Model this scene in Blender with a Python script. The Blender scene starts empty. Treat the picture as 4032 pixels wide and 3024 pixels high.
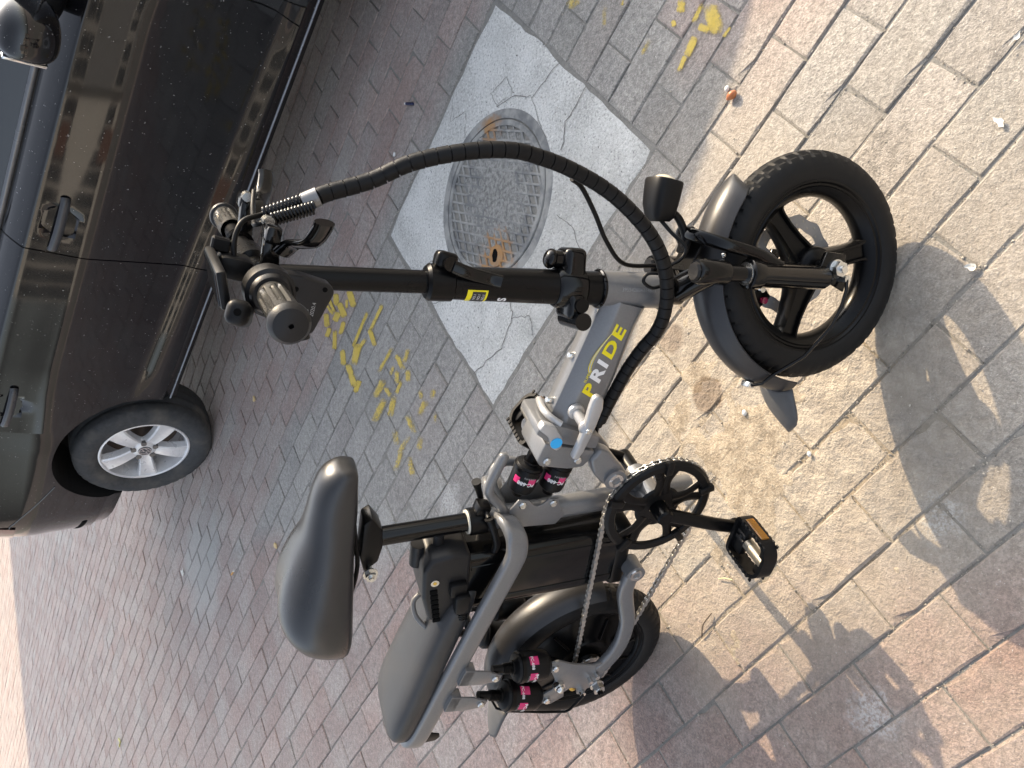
import bpy, bmesh, math, random
import numpy as np
from mathutils import Vector, Matrix, noise as mnoise

random.seed(7)
R = math.radians
scene = bpy.context.scene
COL = scene.collection

# ------------------------------------------------------------------ camera, world, sun, exposure
CAM_H, PITCH, ROLL = 1.33, 0.6862, 0.0355
fw = Vector((0, math.cos(PITCH), -math.sin(PITCH)))
up0 = Vector((0, math.sin(PITCH), math.cos(PITCH)))
rt0 = Vector((1, 0, 0))
rt = rt0 * math.cos(ROLL) + up0 * math.sin(ROLL)
up = up0 * math.cos(ROLL) - rt0 * math.sin(ROLL)
cam_data = bpy.data.cameras.new('camera')
cam = bpy.data.objects.new('camera', cam_data)
COL.objects.link(cam)
# the phone was held so that the picture lies on its side: image right = down, image top = right
cam.matrix_world = Matrix((
    (-up.x, rt.x, -fw.x, 0), (-up.y, rt.y, -fw.y, 0), (-up.z, rt.z, -fw.z, CAM_H), (0, 0, 0, 1)))
cam_data.sensor_fit = 'HORIZONTAL'
cam_data.sensor_width = 36
cam_data.lens = 36 * 3096.86 / 4032
cam_data.clip_start = 0.02
cam_data.clip_end = 1500
scene.camera = cam

SUN_AZ, SUN_EL = 37.0, 30.0          # azimuth counted from +X towards +Y
world = bpy.data.worlds.new('World')
scene.world = world
world.use_nodes = True
wn = world.node_tree.nodes
bg = wn['Background']
sky = wn.new('ShaderNodeTexSky')
sky.sky_type = 'NISHITA'
sky.sun_disc = False
sky.sun_elevation = R(SUN_EL)
sky.sun_rotation = R(90 - SUN_AZ)
sky.air_density = 1.0
sky.dust_density = 4.0
sky.ozone_density = 1.0
hs = wn.new('ShaderNodeHueSaturation')          # hazy winter sky: paler than clean air
hs.inputs['Saturation'].default_value = 0.50
world.node_tree.links.new(sky.outputs[0], hs.inputs['Color'])
world.node_tree.links.new(hs.outputs[0], bg.inputs[0])
bg.inputs[1].default_value = 0.15

sl = bpy.data.lights.new('sun', 'SUN')
sl.energy = 2.6
sl.angle = R(0.55)
sl.color = (1.0, 0.79, 0.53)
sun = bpy.data.objects.new('sun', sl)
COL.objects.link(sun)
sd = Vector((math.cos(R(SUN_EL)) * math.cos(R(SUN_AZ)), math.cos(R(SUN_EL)) * math.sin(R(SUN_AZ)), math.sin(R(SUN_EL))))
sun.rotation_euler = sd.to_track_quat('Z', 'Y').to_euler()
sun.location = sd * 30

scene.view_settings.view_transform = 'Standard'
scene.view_settings.look = 'None'
scene.view_settings.exposure = 1.4
scene.view_settings.gamma = 1.0
scene.view_settings.use_curve_mapping = False
scene.cycles.max_bounces = 5
scene.cycles.diffuse_bounces = 3
scene.cycles.glossy_bounces = 3
scene.cycles.adaptive_threshold = 0.02
scene.cycles.use_denoising = True

# ------------------------------------------------------------------ paving lattice (brick module 204 x 102.6 mm)
LA = Vector((0.74007, -0.67253))      # along the rows
LB = Vector((-0.67253, -0.74007))     # across the rows
LO = Vector((-0.46614, 0.95198))
BL, BW = 0.204257, 0.102567
def lat2w(i, k):
    p = LO + LA * (i * BL) + LB * (k * BW)
    return p
def w2lat(x, y):
    d = Vector((x, y)) - LO
    return d.dot(LA) / BL, d.dot(LB) / BW

# ------------------------------------------------------------------ small object kit
def tag(o, label=None, cat=None, group=None, kind=None):
    if label: o['label'] = label
    if cat: o['category'] = cat
    if group: o['group'] = group
    if kind: o['kind'] = kind
    return o

def empty(name, loc=(0, 0, 0), mat=None):
    o = bpy.data.objects.new(name, None)
    COL.objects.link(o)
    o.empty_display_size = 0.1
    if mat is not None: o.matrix_world = mat
    else: o.location = loc
    return o

def catmull(pts, n=6, closed=False):
    P = [Vector(p) for p in pts]
    out = []
    m = len(P)
    rng = range(m if closed else m - 1)
    for i in rng:
        if closed:
            p0, p1, p2, p3 = P[(i - 1) % m], P[i], P[(i + 1) % m], P[(i + 2) % m]
        else:
            p1, p2 = P[i], P[i + 1]
            p0 = P[i - 1] if i > 0 else p1 * 2 - p2
            p3 = P[i + 2] if i + 2 < m else p2 * 2 - p1
        for s in range(n):
            t = s / n
            out.append(0.5 * ((2 * p1) + (p2 - p0) * t + (2 * p0 - 5 * p1 + 4 * p2 - p3) * t * t + (3 * p1 - p0 - 3 * p2 + p3) * t ** 3))
    if not closed: out.append(P[-1])
    return out

class MB:
    """collects shapes in one bmesh, linked as one mesh object"""
    def __init__(self, xf=None):
        self.bm = bmesh.new()
        self.xf = xf
    def _merge(self, b2, M=None):
        if M is not None: bmesh.ops.transform(b2, matrix=M, verts=b2.verts)
        me = bpy.data.meshes.new('tmp')
        b2.to_mesh(me); b2.free()
        self.bm.from_mesh(me)
        bpy.data.meshes.remove(me)
        return self
    def box(self, c, s, r=0.0, seg=2, M=None):
        b = bmesh.new()
        bmesh.ops.create_cube(b, size=1)
        bmesh.ops.scale(b, vec=Vector(s), verts=b.verts)
        if r > 0:
            bmesh.ops.bevel(b, geom=list(b.edges), offset=min(r, min(s) * 0.49), segments=seg, profile=0.5, affect='EDGES')
        T = Matrix.Translation(Vector(c))
        return self._merge(b, T @ M if M is not None else T)
    def prism(self, poly, y0, y1, r=0.0, axes='xz', seg=2):
        """polygon given in two axes, extruded along the third"""
        b = bmesh.new()
        def mk(p, h):
            if axes == 'xz': return Vector((p[0], h, p[1]))
            if axes == 'xy': return Vector((p[0], p[1], h))
            return Vector((h, p[0], p[1]))
        va = [b.verts.new(mk(p, y0)) for p in poly]
        vb = [b.verts.new(mk(p, y1)) for p in poly]
        n = len(poly)
        b.faces.new(va); b.faces.new(vb[::-1])
        for i in range(n): b.faces.new((va[i], vb[i], vb[(i + 1) % n], va[(i + 1) % n]))
        bmesh.ops.recalc_face_normals(b, faces=b.faces)
        if r > 0:
            bmesh.ops.bevel(b, geom=list(b.edges), offset=r, segments=seg, profile=0.5, affect='EDGES', clamp_overlap=True)
        return self._merge(b)
    def tube(self, pts, rad, n=12, caps=True, closed=False, sec=None, upv=None):
        """round tube, or a given section [(a, b), ...] swept along the path"""
        P = [Vector(p) for p in pts]
        m = len(P)
        rads = rad if isinstance(rad, (list, tuple)) else [rad] * m
        T = []
        for i in range(m):
            if closed: t = P[(i + 1) % m] - P[i - 1]
            else: t = P[min(i + 1, m - 1)] - P[max(i - 1, 0)]
            T.append(t.normalized() if t.length > 1e-9 else Vector((0, 0, 1)))
        if upv is None:
            ref = Vector((0, 0, 1)) if abs(T[0].z) < 0.9 else Vector((1, 0, 0))
        else: ref = Vector(upv)
        u = (ref - T[0] * ref.dot(T[0])).normalized()
        rings = []
        bm = self.bm
        for i in range(m):
            if upv is not None:
                u = (ref - T[i] * ref.dot(T[i])).normalized()
            else:
                u = (u - T[i] * u.dot(T[i])).normalized()
            v = T[i].cross(u)
            if sec is None:
                ring = [bm.verts.new(P[i] + (u * math.cos(a) + v * math.sin(a)) * rads[i]) for a in [2 * math.pi * j / n for j in range(n)]]
            else:
                ring = [bm.verts.new(P[i] + (u * b + v * a) * (rads[i] if rads[i] else 1)) for a, b in sec]
            rings.append(ring)
        k = len(rings[0])
        for i in range(m if closed else m - 1):
            A, B = rings[i], rings[(i + 1) % m]
            for j in range(k): bm.faces.new((A[j], A[(j + 1) % k], B[(j + 1) % k], B[j]))
        if caps and not closed:
            bm.faces.new(rings[0][::-1]); bm.faces.new(rings[-1])
        return self
    def cyl(self, a, b, r, n=16, r2=None):
        a, b = Vector(a), Vector(b)
        return self.tube([a, b], [r, r if r2 is None else r2], n)
    def lathe(self, prof, c, axis='y', n=48, flip=False, a0=0.0, a1=2 * math.pi):
        """profile [(radius, height along the axis)], spun about the axis through c"""
        c = Vector(c)
        full = abs(a1 - a0 - 2 * math.pi) < 1e-6
        cnt = n if full else n + 1
        rings = []
        for j in range(cnt):
            t = a0 + (a1 - a0) * j / n
            ring = []
            for r, h in prof:
                if axis == 'y': p = Vector((r * math.cos(t), h, r * math.sin(t)))
                elif axis == 'z': p = Vector((r * math.cos(t), r * math.sin(t), h))
                else: p = Vector((h, r * math.cos(t), r * math.sin(t)))
                ring.append(self.bm.verts.new(c + p))
            rings.append(ring)
        for j in range(n):
            A, B = rings[j], rings[(j + 1) % cnt]
            for i in range(len(prof) - 1):
                try: self.bm.faces.new((A[i], B[i], B[i + 1], A[i + 1]))
                except ValueError: pass
        return self
    def sphere(self, c, s, n=16):
        b = bmesh.new()
        bmesh.ops.create_uvsphere(b, u_segments=n, v_segments=max(6, n // 2), radius=1)
        bmesh.ops.scale(b, vec=Vector(s) if not isinstance(s, (int, float)) else Vector((s, s, s)), verts=b.verts)
        return self._merge(b, Matrix.Translation(Vector(c)))
    def grid(self, P, closed_u=False):
        """P[i][j] -> quads"""
        V = [[self.bm.verts.new(p) for p in row] for row in P]
        m, n = len(V), len(V[0])
        for i in range(m if closed_u else m - 1):
            for j in range(n - 1):
                self.bm.faces.new((V[i][j], V[(i + 1) % m][j], V[(i + 1) % m][j + 1], V[i][j + 1]))
        return self
    def poly(self, pts):
        self.bm.faces.new([self.bm.verts.new(Vector(p)) for p in pts]); return self
    def hexnut(self, c, axis, r, h):
        c = Vector(c); a = Vector(axis).normalized()
        self.tube([c, c + a * h], r, 6)
        return self.tube([c + a * h, c + a * (h + r * 0.5)], [r * 0.5, r * 0.45], 10)
    def build(self, name, mat, parent=None, smooth=35, fix=True):
        if self.xf is not None: bmesh.ops.transform(self.bm, matrix=self.xf, verts=self.bm.verts)
        bmesh.ops.remove_doubles(self.bm, verts=self.bm.verts, dist=1e-6)
        if fix: bmesh.ops.recalc_face_normals(self.bm, faces=self.bm.faces)
        me = bpy.data.meshes.new(name)
        self.bm.to_mesh(me); self.bm.free()
        if smooth:
            me.polygons.foreach_set('use_smooth', [True] * len(me.polygons))
            me.set_sharp_from_angle(angle=R(smooth))
        o = bpy.data.objects.new(name, me)
        if mat is not None: me.materials.append(mat)
        COL.objects.link(o)
        if parent is not None: o.parent = parent
        return o

def text_mesh(txt, size, bold=0.0, shear=0.0, depth=0.0):
    cu = bpy.data.curves.new('txt', 'FONT')
    cu.body = txt; cu.size = size; cu.offset = bold; cu.shear = shear; cu.extrude = depth
    cu.align_x = 'LEFT'; cu.resolution_u = 3
    o = bpy.data.objects.new('txt', cu)
    COL.objects.link(o)
    dg = bpy.context.evaluated_depsgraph_get(); dg.update()
    me = bpy.data.meshes.new_from_object(o.evaluated_get(dg))
    bpy.data.objects.remove(o); bpy.data.curves.remove(cu)
    return me

def mesh_obj(name, me, mat, parent=None, fn=None):
    if fn:
        for v in me.vertices: v.co = fn(v.co.copy())
    me.materials.clear(); me.materials.append(mat)
    o = bpy.data.objects.new(name, me)
    COL.objects.link(o)
    if parent is not None: o.parent = parent
    return o

# ------------------------------------------------------------------ materials
class NT:
    def __init__(self, name):
        self.m = bpy.data.materials.new(name); self.m.use_nodes = True
        self.t = self.m.node_tree; self.n = self.t.nodes
        self.b = self.n['Principled BSDF']
    def new(self, typ, **kw):
        nd = self.n.new(typ)
        for k, v in kw.items():
            if k.startswith('_'): setattr(nd, k[1:], v)
        return nd
    def link(self, a, b): self.t.links.new(a, b)
    def val(self, sock, v):
        if isinstance(v, bpy.types.NodeSocket): self.link(v, sock)
        else: sock.default_value = v
    def math(self, op, a, b=None, c=None, clamp=False):
        nd = self.n.new('ShaderNodeMath'); nd.operation = op; nd.use_clamp = clamp
        self.val(nd.inputs[0], a)
        if b is not None: self.val(nd.inputs[1], b)
        if c is not None: self.val(nd.inputs[2], c)
        return nd.outputs[0]
    def vmath(self, op, a, b=None):
        nd = self.n.new('ShaderNodeVectorMath'); nd.operation = op
        self.val(nd.inputs[0], a)
        if b is not None: self.val(nd.inputs[1], b)
        return nd.outputs['Value'] if op in ('DOT_PRODUCT', 'LENGTH', 'DISTANCE') else nd.outputs[0]
    def mix(self, f, a, b, blend='MIX'):
        nd = self.n.new('ShaderNodeMix'); nd.data_type = 'RGBA'; nd.blend_type = blend; nd.clamp_factor = True
        self.val(nd.inputs[0], f); 
        for s, v in ((nd.inputs[6], a), (nd.inputs[7], b)):
            if isinstance(v, bpy.types.NodeSocket): self.link(v, s)
            else: s.default_value = (v[0], v[1], v[2], 1)
        return nd.outputs[2]
    def noise(self, scale, detail=4, rough=0.55, vec=None, dist=0.0, dim='3D', out=0):
        key = (scale, detail, rough, dist, dim, out, id(vec) if vec is None else vec.node.name)
        if not hasattr(self, 'nc'): self.nc = {}
        if key in self.nc: return self.nc[key]
        nd = self.n.new('ShaderNodeTexNoise'); nd.noise_dimensions = dim
        nd.inputs['Scale'].default_value = scale; nd.inputs['Detail'].default_value = detail
        nd.inputs['Roughness'].default_value = rough; nd.inputs['Distortion'].default_value = dist
        if vec is not None: self.link(vec, nd.inputs['Vector'])
        self.nc[key] = nd.outputs[out]
        return nd.outputs[out]
    def ramp(self, x, lo, hi, a=0.0, b=1.0):
        nd = self.n.new('ShaderNodeMapRange'); nd.interpolation_type = 'SMOOTHSTEP'
        self.val(nd.inputs[0], x); nd.inputs[1].default_value = lo; nd.inputs[2].default_value = hi
        nd.inputs[3].default_value = a; nd.inputs[4].default_value = b
        return nd.outputs[0]
    def pos(self): return self.n.new('ShaderNodeNewGeometry').outputs['Position']
    def obj(self): return self.n.new('ShaderNodeTexCoord').outputs['Object']
    def bump(self, h, strength=0.4, dist=0.002, normal=None):
        nd = self.n.new('ShaderNodeBump'); nd.inputs['Strength'].default_value = strength
        nd.inputs['Distance'].default_value = dist
        self.link(h, nd.inputs['Height'])
        if normal is not None: self.link(normal, nd.inputs['Normal'])
        return nd.outputs[0]
    def out(self, color=None, rough=None, metal=None, normal=None, coat=None, **kw):
        if color is not None: self.val(self.b.inputs['Base Color'], color if isinstance(color, bpy.types.NodeSocket) else (*color, 1))
        if rough is not None: self.val(self.b.inputs['Roughness'], rough)
        if metal is not None: self.val(self.b.inputs['Metallic'], metal)
        if normal is not None: self.link(normal, self.b.inputs['Normal'])
        if coat is not None: self.val(self.b.inputs['Coat Weight'], coat)
        for k, v in kw.items(): self.val(self.b.inputs[k.replace('_', ' ')], v)
        return self.m

def plain(name, color, rough=0.5, metal=0.0, coat=0.0, grain=0.0, gscale=60, dirt=0.0, bump=0.0, bscale=400, **kw):
    """procedural base with slight unevenness of colour and gloss"""
    t = NT(name)
    vec = t.obj()
    nz = t.noise(gscale, 4, 0.6, vec)
    big = t.noise(gscale * 0.15, 3, 0.5, vec)
    k = max(grain, 0.08)
    c2 = tuple(min(1, c * (1 + k * 2)) for c in color)
    c1 = tuple(c * (1 - k) for c in color)
    col = t.mix(nz, c1, c2)
    if dirt:
        dm = t.math('MULTIPLY', t.ramp(big, 0.45, 0.8), dirt)
        col = t.mix(dm, col, (0.33, 0.29, 0.23))
    rg = t.math('ADD', t.math('MULTIPLY', t.math('SUBTRACT', big, 0.5), 0.25), rough, clamp=True)
    nrm = None
    if bump: nrm = t.bump(t.noise(bscale, 3, 0.6, vec), bump, 0.001)
    return t.out(col, rg, metal, nrm, coat, **kw)

M = {}
M['rubber'] = plain('rubber', (0.0070, 0.0070, 0.0072), 0.58, grain=0.2, bump=0.15, Specular_IOR_Level=0.25)
M['rubber_car'] = plain('tyre_rubber_dusty', (0.040, 0.042, 0.044), 0.85, grain=0.35, dirt=0.25, bump=0.2)
M['black_gloss'] = plain('gloss_black_paint', (0.0028, 0.0028, 0.003), 0.13, coat=0.15, Specular_IOR_Level=0.25)
M['black_satin'] = plain('satin_black_paint', (0.0026, 0.0026, 0.0029), 0.30, Specular_IOR_Level=0.2)
M['black_plastic'] = plain('black_plastic', (0.0046, 0.0046, 0.005), 0.43, bump=0.1, bscale=900, Specular_IOR_Level=0.22)
M['grey_plastic'] = plain('dark_grey_plastic', (0.012, 0.012, 0.013), 0.40, dirt=0.01, bump=0.12, bscale=900, Specular_IOR_Level=0.3)
M['fender'] = plain('mudguard_plastic', (0.026, 0.026, 0.028), 0.36, dirt=0.03, bump=0.08, bscale=700, Specular_IOR_Level=0.45)
M['saddle'] = plain('black_vinyl', (0.016, 0.0165, 0.018), 0.30, bump=0.16, bscale=520, Specular_IOR_Level=0.65)
M['pad'] = plain('grey_black_vinyl', (0.026, 0.026, 0.027), 0.44, dirt=0.06, bump=0.25, bscale=520)
M['frame'] = plain('grey_frame_paint', (0.165, 0.168, 0.172), 0.34, metal=0.30, coat=0.35, dirt=0.02, grain=0.1, gscale=300)
M['silver'] = plain('silver_paint', (0.42, 0.42, 0.42), 0.33, metal=0.4, grain=0.08)
M['steel'] = plain('zinc_steel', (0.66, 0.66, 0.64), 0.25, metal=1.0, grain=0.15)
M['disc'] = plain('brushed_disc_steel', (0.36, 0.34, 0.32), 0.5, metal=0.2, grain=0.2)
M['chain'] = plain('oiled_chain_steel', (0.42, 0.41, 0.39), 0.34, metal=0.9, grain=0.3)
M['alloy'] = plain('silver_alloy_paint', (0.80, 0.80, 0.80), 0.3, metal=0.25, grain=0.05, dirt=0.06)
M['yellow'] = plain('yellow_print', (0.85, 0.72, 0.01), 0.4)
M['white'] = plain('white_print', (0.8, 0.8, 0.8), 0.4)
M['grey_print'] = plain('light_grey_print', (0.3, 0.3, 0.3), 0.5)
M['magenta'] = plain('magenta_label', (0.62, 0.03, 0.16), 0.4)
M['blue'] = plain('blue_sticker', (0.03, 0.42, 0.85), 0.5)
M['amber'] = plain('amber_reflector', (0.22, 0.09, 0.005), 0.25, bump=0.4, bscale=700)
M['red'] = plain('red_lamp_plastic', (0.30, 0.015, 0.06), 0.2, coat=0.5)
M['gold'] = plain('brass', (0.75, 0.52, 0.10), 0.25, metal=0.9)
M['orange'] = plain('orange_cable', (0.75, 0.42, 0.04), 0.4)
M['lens'] = plain('clear_lens', (0.6, 0.55, 0.42), 0.08, coat=1.0)
M['void'] = plain('dark_cavity', (0.003, 0.003, 0.003), 0.9, Specular_IOR_Level=0.1)  # near black: paints the shade inside holes modelled flat, also the bumper reflector
M['flap'] = plain('grey_rubber_flap', (0.075, 0.076, 0.078), 0.55, grain=0.15)
M['chrome'] = plain('chrome', (0.75, 0.75, 0.76), 0.08, metal=1.0)
# ------------------------------------------------------------------ paving
def lattice_nodes(t):
    """row/column numbers of the brick under a point, plus world position"""
    P = t.pos()
    rel = t.vmath('SUBTRACT', P, (LO.x, LO.y, 0))
    iu = t.math('ADD', t.math('DIVIDE', t.vmath('DOT_PRODUCT', rel, (LA.x, LA.y, 0)), BL), 0.05)
    kv = t.math('DIVIDE', t.vmath('DOT_PRODUCT', rel, (LB.x, LB.y, 0)), BW)
    row = t.math('FLOOR', kv)
    par = t.math('FLOORED_MODULO', row, 2.0)
    col = t.math('FLOOR', t.math('SUBTRACT', iu, t.math('MULTIPLY', par, 0.5)))
    cmb = t.new('ShaderNodeCombineXYZ')
    t.link(col, cmb.inputs[0]); t.link(row, cmb.inputs[1])
    wnz = t.new('ShaderNodeTexWhiteNoise'); wnz.noise_dimensions = '2D'
    t.link(cmb.outputs[0], wnz.inputs['Vector'])
    sep = t.new('ShaderNodeSeparateColor'); t.link(wnz.outputs['Color'], sep.inputs[0])
    return P, iu, kv, sep.outputs[0], sep.outputs[1], sep.outputs[2]

def blob(t, P, c, r0, r1, wob=0.06, wscale=9):
    """1 inside an uneven patch of radius r0, 0 outside r1"""
    d = t.vmath('DISTANCE', P, (c[0], c[1], 0))
    nz = t.math('MULTIPLY', t.math('SUBTRACT', t.noise(6 if wscale < 12 else 28, 4, 0.6, P), 0.5), wob * 2)
    return t.ramp(t.math('ADD', d, nz), r0, r1, 1.0, 0.0)

def ground_dirt(t, P):
    """sandy mud that lies on this stretch of the pavement (world space, shared by bricks and joints)"""
    s1 = blob(t, P, (-0.08, 0.90), 0.22, 0.52, 0.18, 5)
    s2 = blob(t, P, (0.30, 0.86), 0.02, 0.30, 0.18, 6)
    s3 = blob(t, P, (-0.42, 1.02), 0.04, 0.25, 0.15, 6)
    s = t.math('MAXIMUM', s1, t.math('MAXIMUM', t.math('MULTIPLY', s2, 0.75), t.math('MULTIPLY', s3, 0.8)))
    pat = t.ramp(t.noise(13, 6, 0.65, P), 0.30, 0.58)
    return t.math('MULTIPLY', s, t.math('ADD', t.math('MULTIPLY', pat, 0.5), 0.5), clamp=True)

def make_brick_mat():
    t = NT('paving_brick')
    P, iu, kv, r1, r2, r3 = lattice_nodes(t)
    big = t.noise(0.9, 3, 0.5, P)
    mid = t.noise(5, 5, 0.6, P)
    fine = t.noise(210, 3, 0.75, P)
    spk = t.noise(330, 2, 0.6, P)
    # where red bricks were laid and where grey ones
    far = t.ramp(kv, -15.0, -17.5)
    near = t.ramp(t.math('SUBTRACT', kv, t.math('MULTIPLY', t.math('SUBTRACT', iu, 1.0), 1.6)), -1.6, 1.8)
    pink = t.math('MULTIPLY', blob(t, P, (0.80, 0.92), 0.1, 0.3, 0.1), 0.55)
    red = t.math('MAXIMUM', t.math('MULTIPLY', far, 0.85), t.math('MAXIMUM', near, pink))
    red = t.math('ADD', red, t.math('MULTIPLY', t.math('SUBTRACT', r1, 0.5), 0.7))
    red = t.math('ADD', red, t.math('MULTIPLY', t.math('SUBTRACT', big, 0.5), 0.9), clamp=True)
    redc = t.mix(r2, (0.245, 0.155, 0.125), (0.31, 0.215, 0.178))
    gryc = t.mix(r2, (0.205, 0.194, 0.172), (0.28, 0.264, 0.235))
    col = t.mix(t.ramp(red, 0.15, 0.9), gryc, redc)
    col = t.mix(t.math('MULTIPLY', r3, 0.30), col, (0.16, 0.15, 0.145))
    # worn dusty film, coarse grain, speckle
    dust = t.math('MULTIPLY', t.ramp(mid, 0.36, 0.72), 0.5)
    col = t.mix(dust, col, (0.33, 0.31, 0.28))
    g1 = t.noise(62, 3, 0.7, P)
    def shade(c, f, lo, hi, a_, b_):
        k = t.ramp(f, lo, hi, a_, b_)
        cm = t.new('ShaderNodeCombineColor')
        for i_ in range(3): t.link(k, cm.inputs[i_])
        return t.mix(1.0, c, cm.outputs[0], 'MULTIPLY')
    col = shade(col, g1, 0.30, 0.70, 0.74, 1.26)
    col = shade(col, fine, 0.32, 0.68, 0.70, 1.30)
    col = t.mix(t.ramp(spk, 0.66, 0.76), col, (0.62, 0.59, 0.55))
    col = t.mix(t.ramp(spk, 0.33, 0.25), col, (0.05, 0.045, 0.04))
    # lime bloom
    wh = t.math('MAXIMUM', blob(t, P, (-0.535, 0.629), 0.018, 0.055, 0.05, 40), blob(t, P, (-0.19, 0.535), 0.016, 0.05, 0.04, 40))
    wh = t.math('MAXIMUM', wh, blob(t, P, (-0.348, 1.894), 0.02, 0.075, 0.06, 25))
    wh = t.math('MULTIPLY', wh, t.ramp(t.noise(150, 3, 0.7, P), 0.35, 0.62))
    col = t.mix(t.math('MULTIPLY', wh, 0.6), col, (0.62, 0.61, 0.58))
    # grey cement smear behind the car
    sm = blob(t, P, (-0.95, 4.05), 0.10, 0.38, 0.2, 6)
    col = t.mix(t.math('MULTIPLY', sm, 0.55), col, (0.34, 0.36, 0.34))
    # thin tan dust over the near stretch, then sand and mud
    td = t.math('MULTIPLY', blob(t, P, (-0.02, 0.78), 0.35, 0.95, 0.25, 5), t.ramp(mid, 0.25, 0.75, 0.18, 0.52))
    col = t.mix(t.math('MULTIPLY', td, t.math('SUBTRACT', 1.0, wh)), col, (0.345, 0.285, 0.215))
    sand = ground_dirt(t, P)
    sandc = t.mix(t.ramp(t.noise(24, 5, 0.7, P), 0.3, 0.7), (0.25, 0.205, 0.15), (0.46, 0.39, 0.295))
    col = t.mix(t.math('MULTIPLY', sand, 0.80), col, sandc)
    # damp spots
    wet = t.math('MAXIMUM', blob(t, P, (-0.008, 0.992), 0.033, 0.043, 0.012, 30), t.math('MULTIPLY', blob(t, P, (0.111, 1.093), 0.028, 0.040, 0.012, 30), 0.8))
    col = t.mix(t.math('MULTIPLY', wet, 0.7), col, (0.145, 0.092, 0.05))
    # dark oily mud patch
    mud = t.math('MULTIPLY', blob(t, P, (0.405, 0.655), 0.02, 0.10, 0.10, 18), t.ramp(t.noise(55, 4, 0.7, P), 0.4, 0.6))
    col = t.mix(t.math('MULTIPLY', mud, 0.75), col, (0.11, 0.095, 0.075))
    flake = t.noise(24, 5, 0.7, P)
    h = t.math('ADD', t.math('MULTIPLY', fine, 0.55), t.math('MULTIPLY', g1, 0.9))
    h = t.math('ADD', h, t.math('MULTIPLY', flake, t.math('ADD', 0.5, t.math('MULTIPLY', sand, 2.6))))
    nrm = t.bump(h, 0.75, 0.0048)
    return t.out(col, t.math('SUBTRACT', 0.78, t.math('MULTIPLY', r2, 0.14)), 0.0, nrm, Specular_IOR_Level=0.5, Sheen_Weight=0.25, Sheen_Roughness=0.6)

def make_joint_mat():
    t = NT('joint_sand')
    P = t.pos()
    sand = ground_dirt(t, P)
    nz = t.noise(80, 5, 0.7, P)
    base = t.mix(nz, (0.15, 0.145, 0.13), (0.34, 0.325, 0.295))
    sc = t.mix(nz, (0.22, 0.175, 0.12), (0.46, 0.385, 0.28))
    col = t.mix(sand, base, sc)
    nrm = t.bump(t.noise(160, 4, 0.7, P), 0.8, 0.004)
    return t.out(col, 0.95, 0.0, nrm, Specular_IOR_Level=0.2)

M['brick'] = make_brick_mat()
M['joint'] = make_joint_mat()

def brick_verts(u0, u1, v0, v1, jit):
    """chamfered paver with worn, uneven edges; local coordinates u along, v across"""
    g, ch, dep = 0.0021, 0.0030, 0.02
    rnd = random.Random(jit)
    e = lambda s: rnd.uniform(-s, s)
    ju, jv = e(0.0010), e(0.0007)
    a0, a1, b0, b1 = u0 + g + ju, u1 - g + ju, v0 + g + jv, v1 - g + jv
    z0 = e(0.0013)
    tx, ty = e(0.010), e(0.014)
    cu, cv = (a0 + a1) / 2, (b0 + b1) / 2
    zt = lambda u, v: z0 + (u - cu) * tx + (v - cv) * ty
    out = []
    for (p, q, n) in (((a0, b0), (a1, b0), 4), ((a1, b0), (a1, b1), 2), ((a1, b1), (a0, b1), 4), ((a0, b1), (a0, b0), 2)):
        for s in range(n):
            f = s / n
            out.append((p[0] + (q[0] - p[0]) * f, p[1] + (q[1] - p[1]) * f))
    chip = {i: rnd.uniform(1.5, 4.0) for i in range(len(out)) if rnd.random() < 0.10}
    V = [(u, v, -dep) for u, v in out]
    n = len(out)
    mid, top = [], []
    for i, (u, v) in enumerate(out):
        k = (1 + e(0.55)) * chip.get(i, 1.0)
        du, dv = (cu - u), (cv - v)
        L = math.hypot(du, dv)
        su = ch * k * (1 if du > 0 else -1) * (1.0 if abs(du) > (a1 - a0) * 0.49 else 0.15)
        sv = ch * k * (1 if dv > 0 else -1) * (1.0 if abs(dv) > (b1 - b0) * 0.49 else 0.15)
        mid.append((u + e(0.0007), v + e(0.0007), zt(u, v) - ch * 0.9 * (1 + 0.5 * e(1)) ))
        top.append((u + su, v + sv, zt(u, v)))
    V += mid + top
    F = [tuple(range(2 * n, 3 * n))]
    for i in range(n):
        j = (i + 1) % n
        F.append((i, j, n + j, n + i)); F.append((n + i, n + j, 2 * n + j, 2 * n + i))
    return V, F

SLAB = (-1.05, 2.95, -16.0, -8.0)
def frustum_px(x, y):
    d = Vector((x, y, -CAM_H))
    z = d.dot(fw)
    if z < 0.05: return None
    return (d.dot(rt) / z * 3096.86, -d.dot(up) / z * 3096.86, z)

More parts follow.
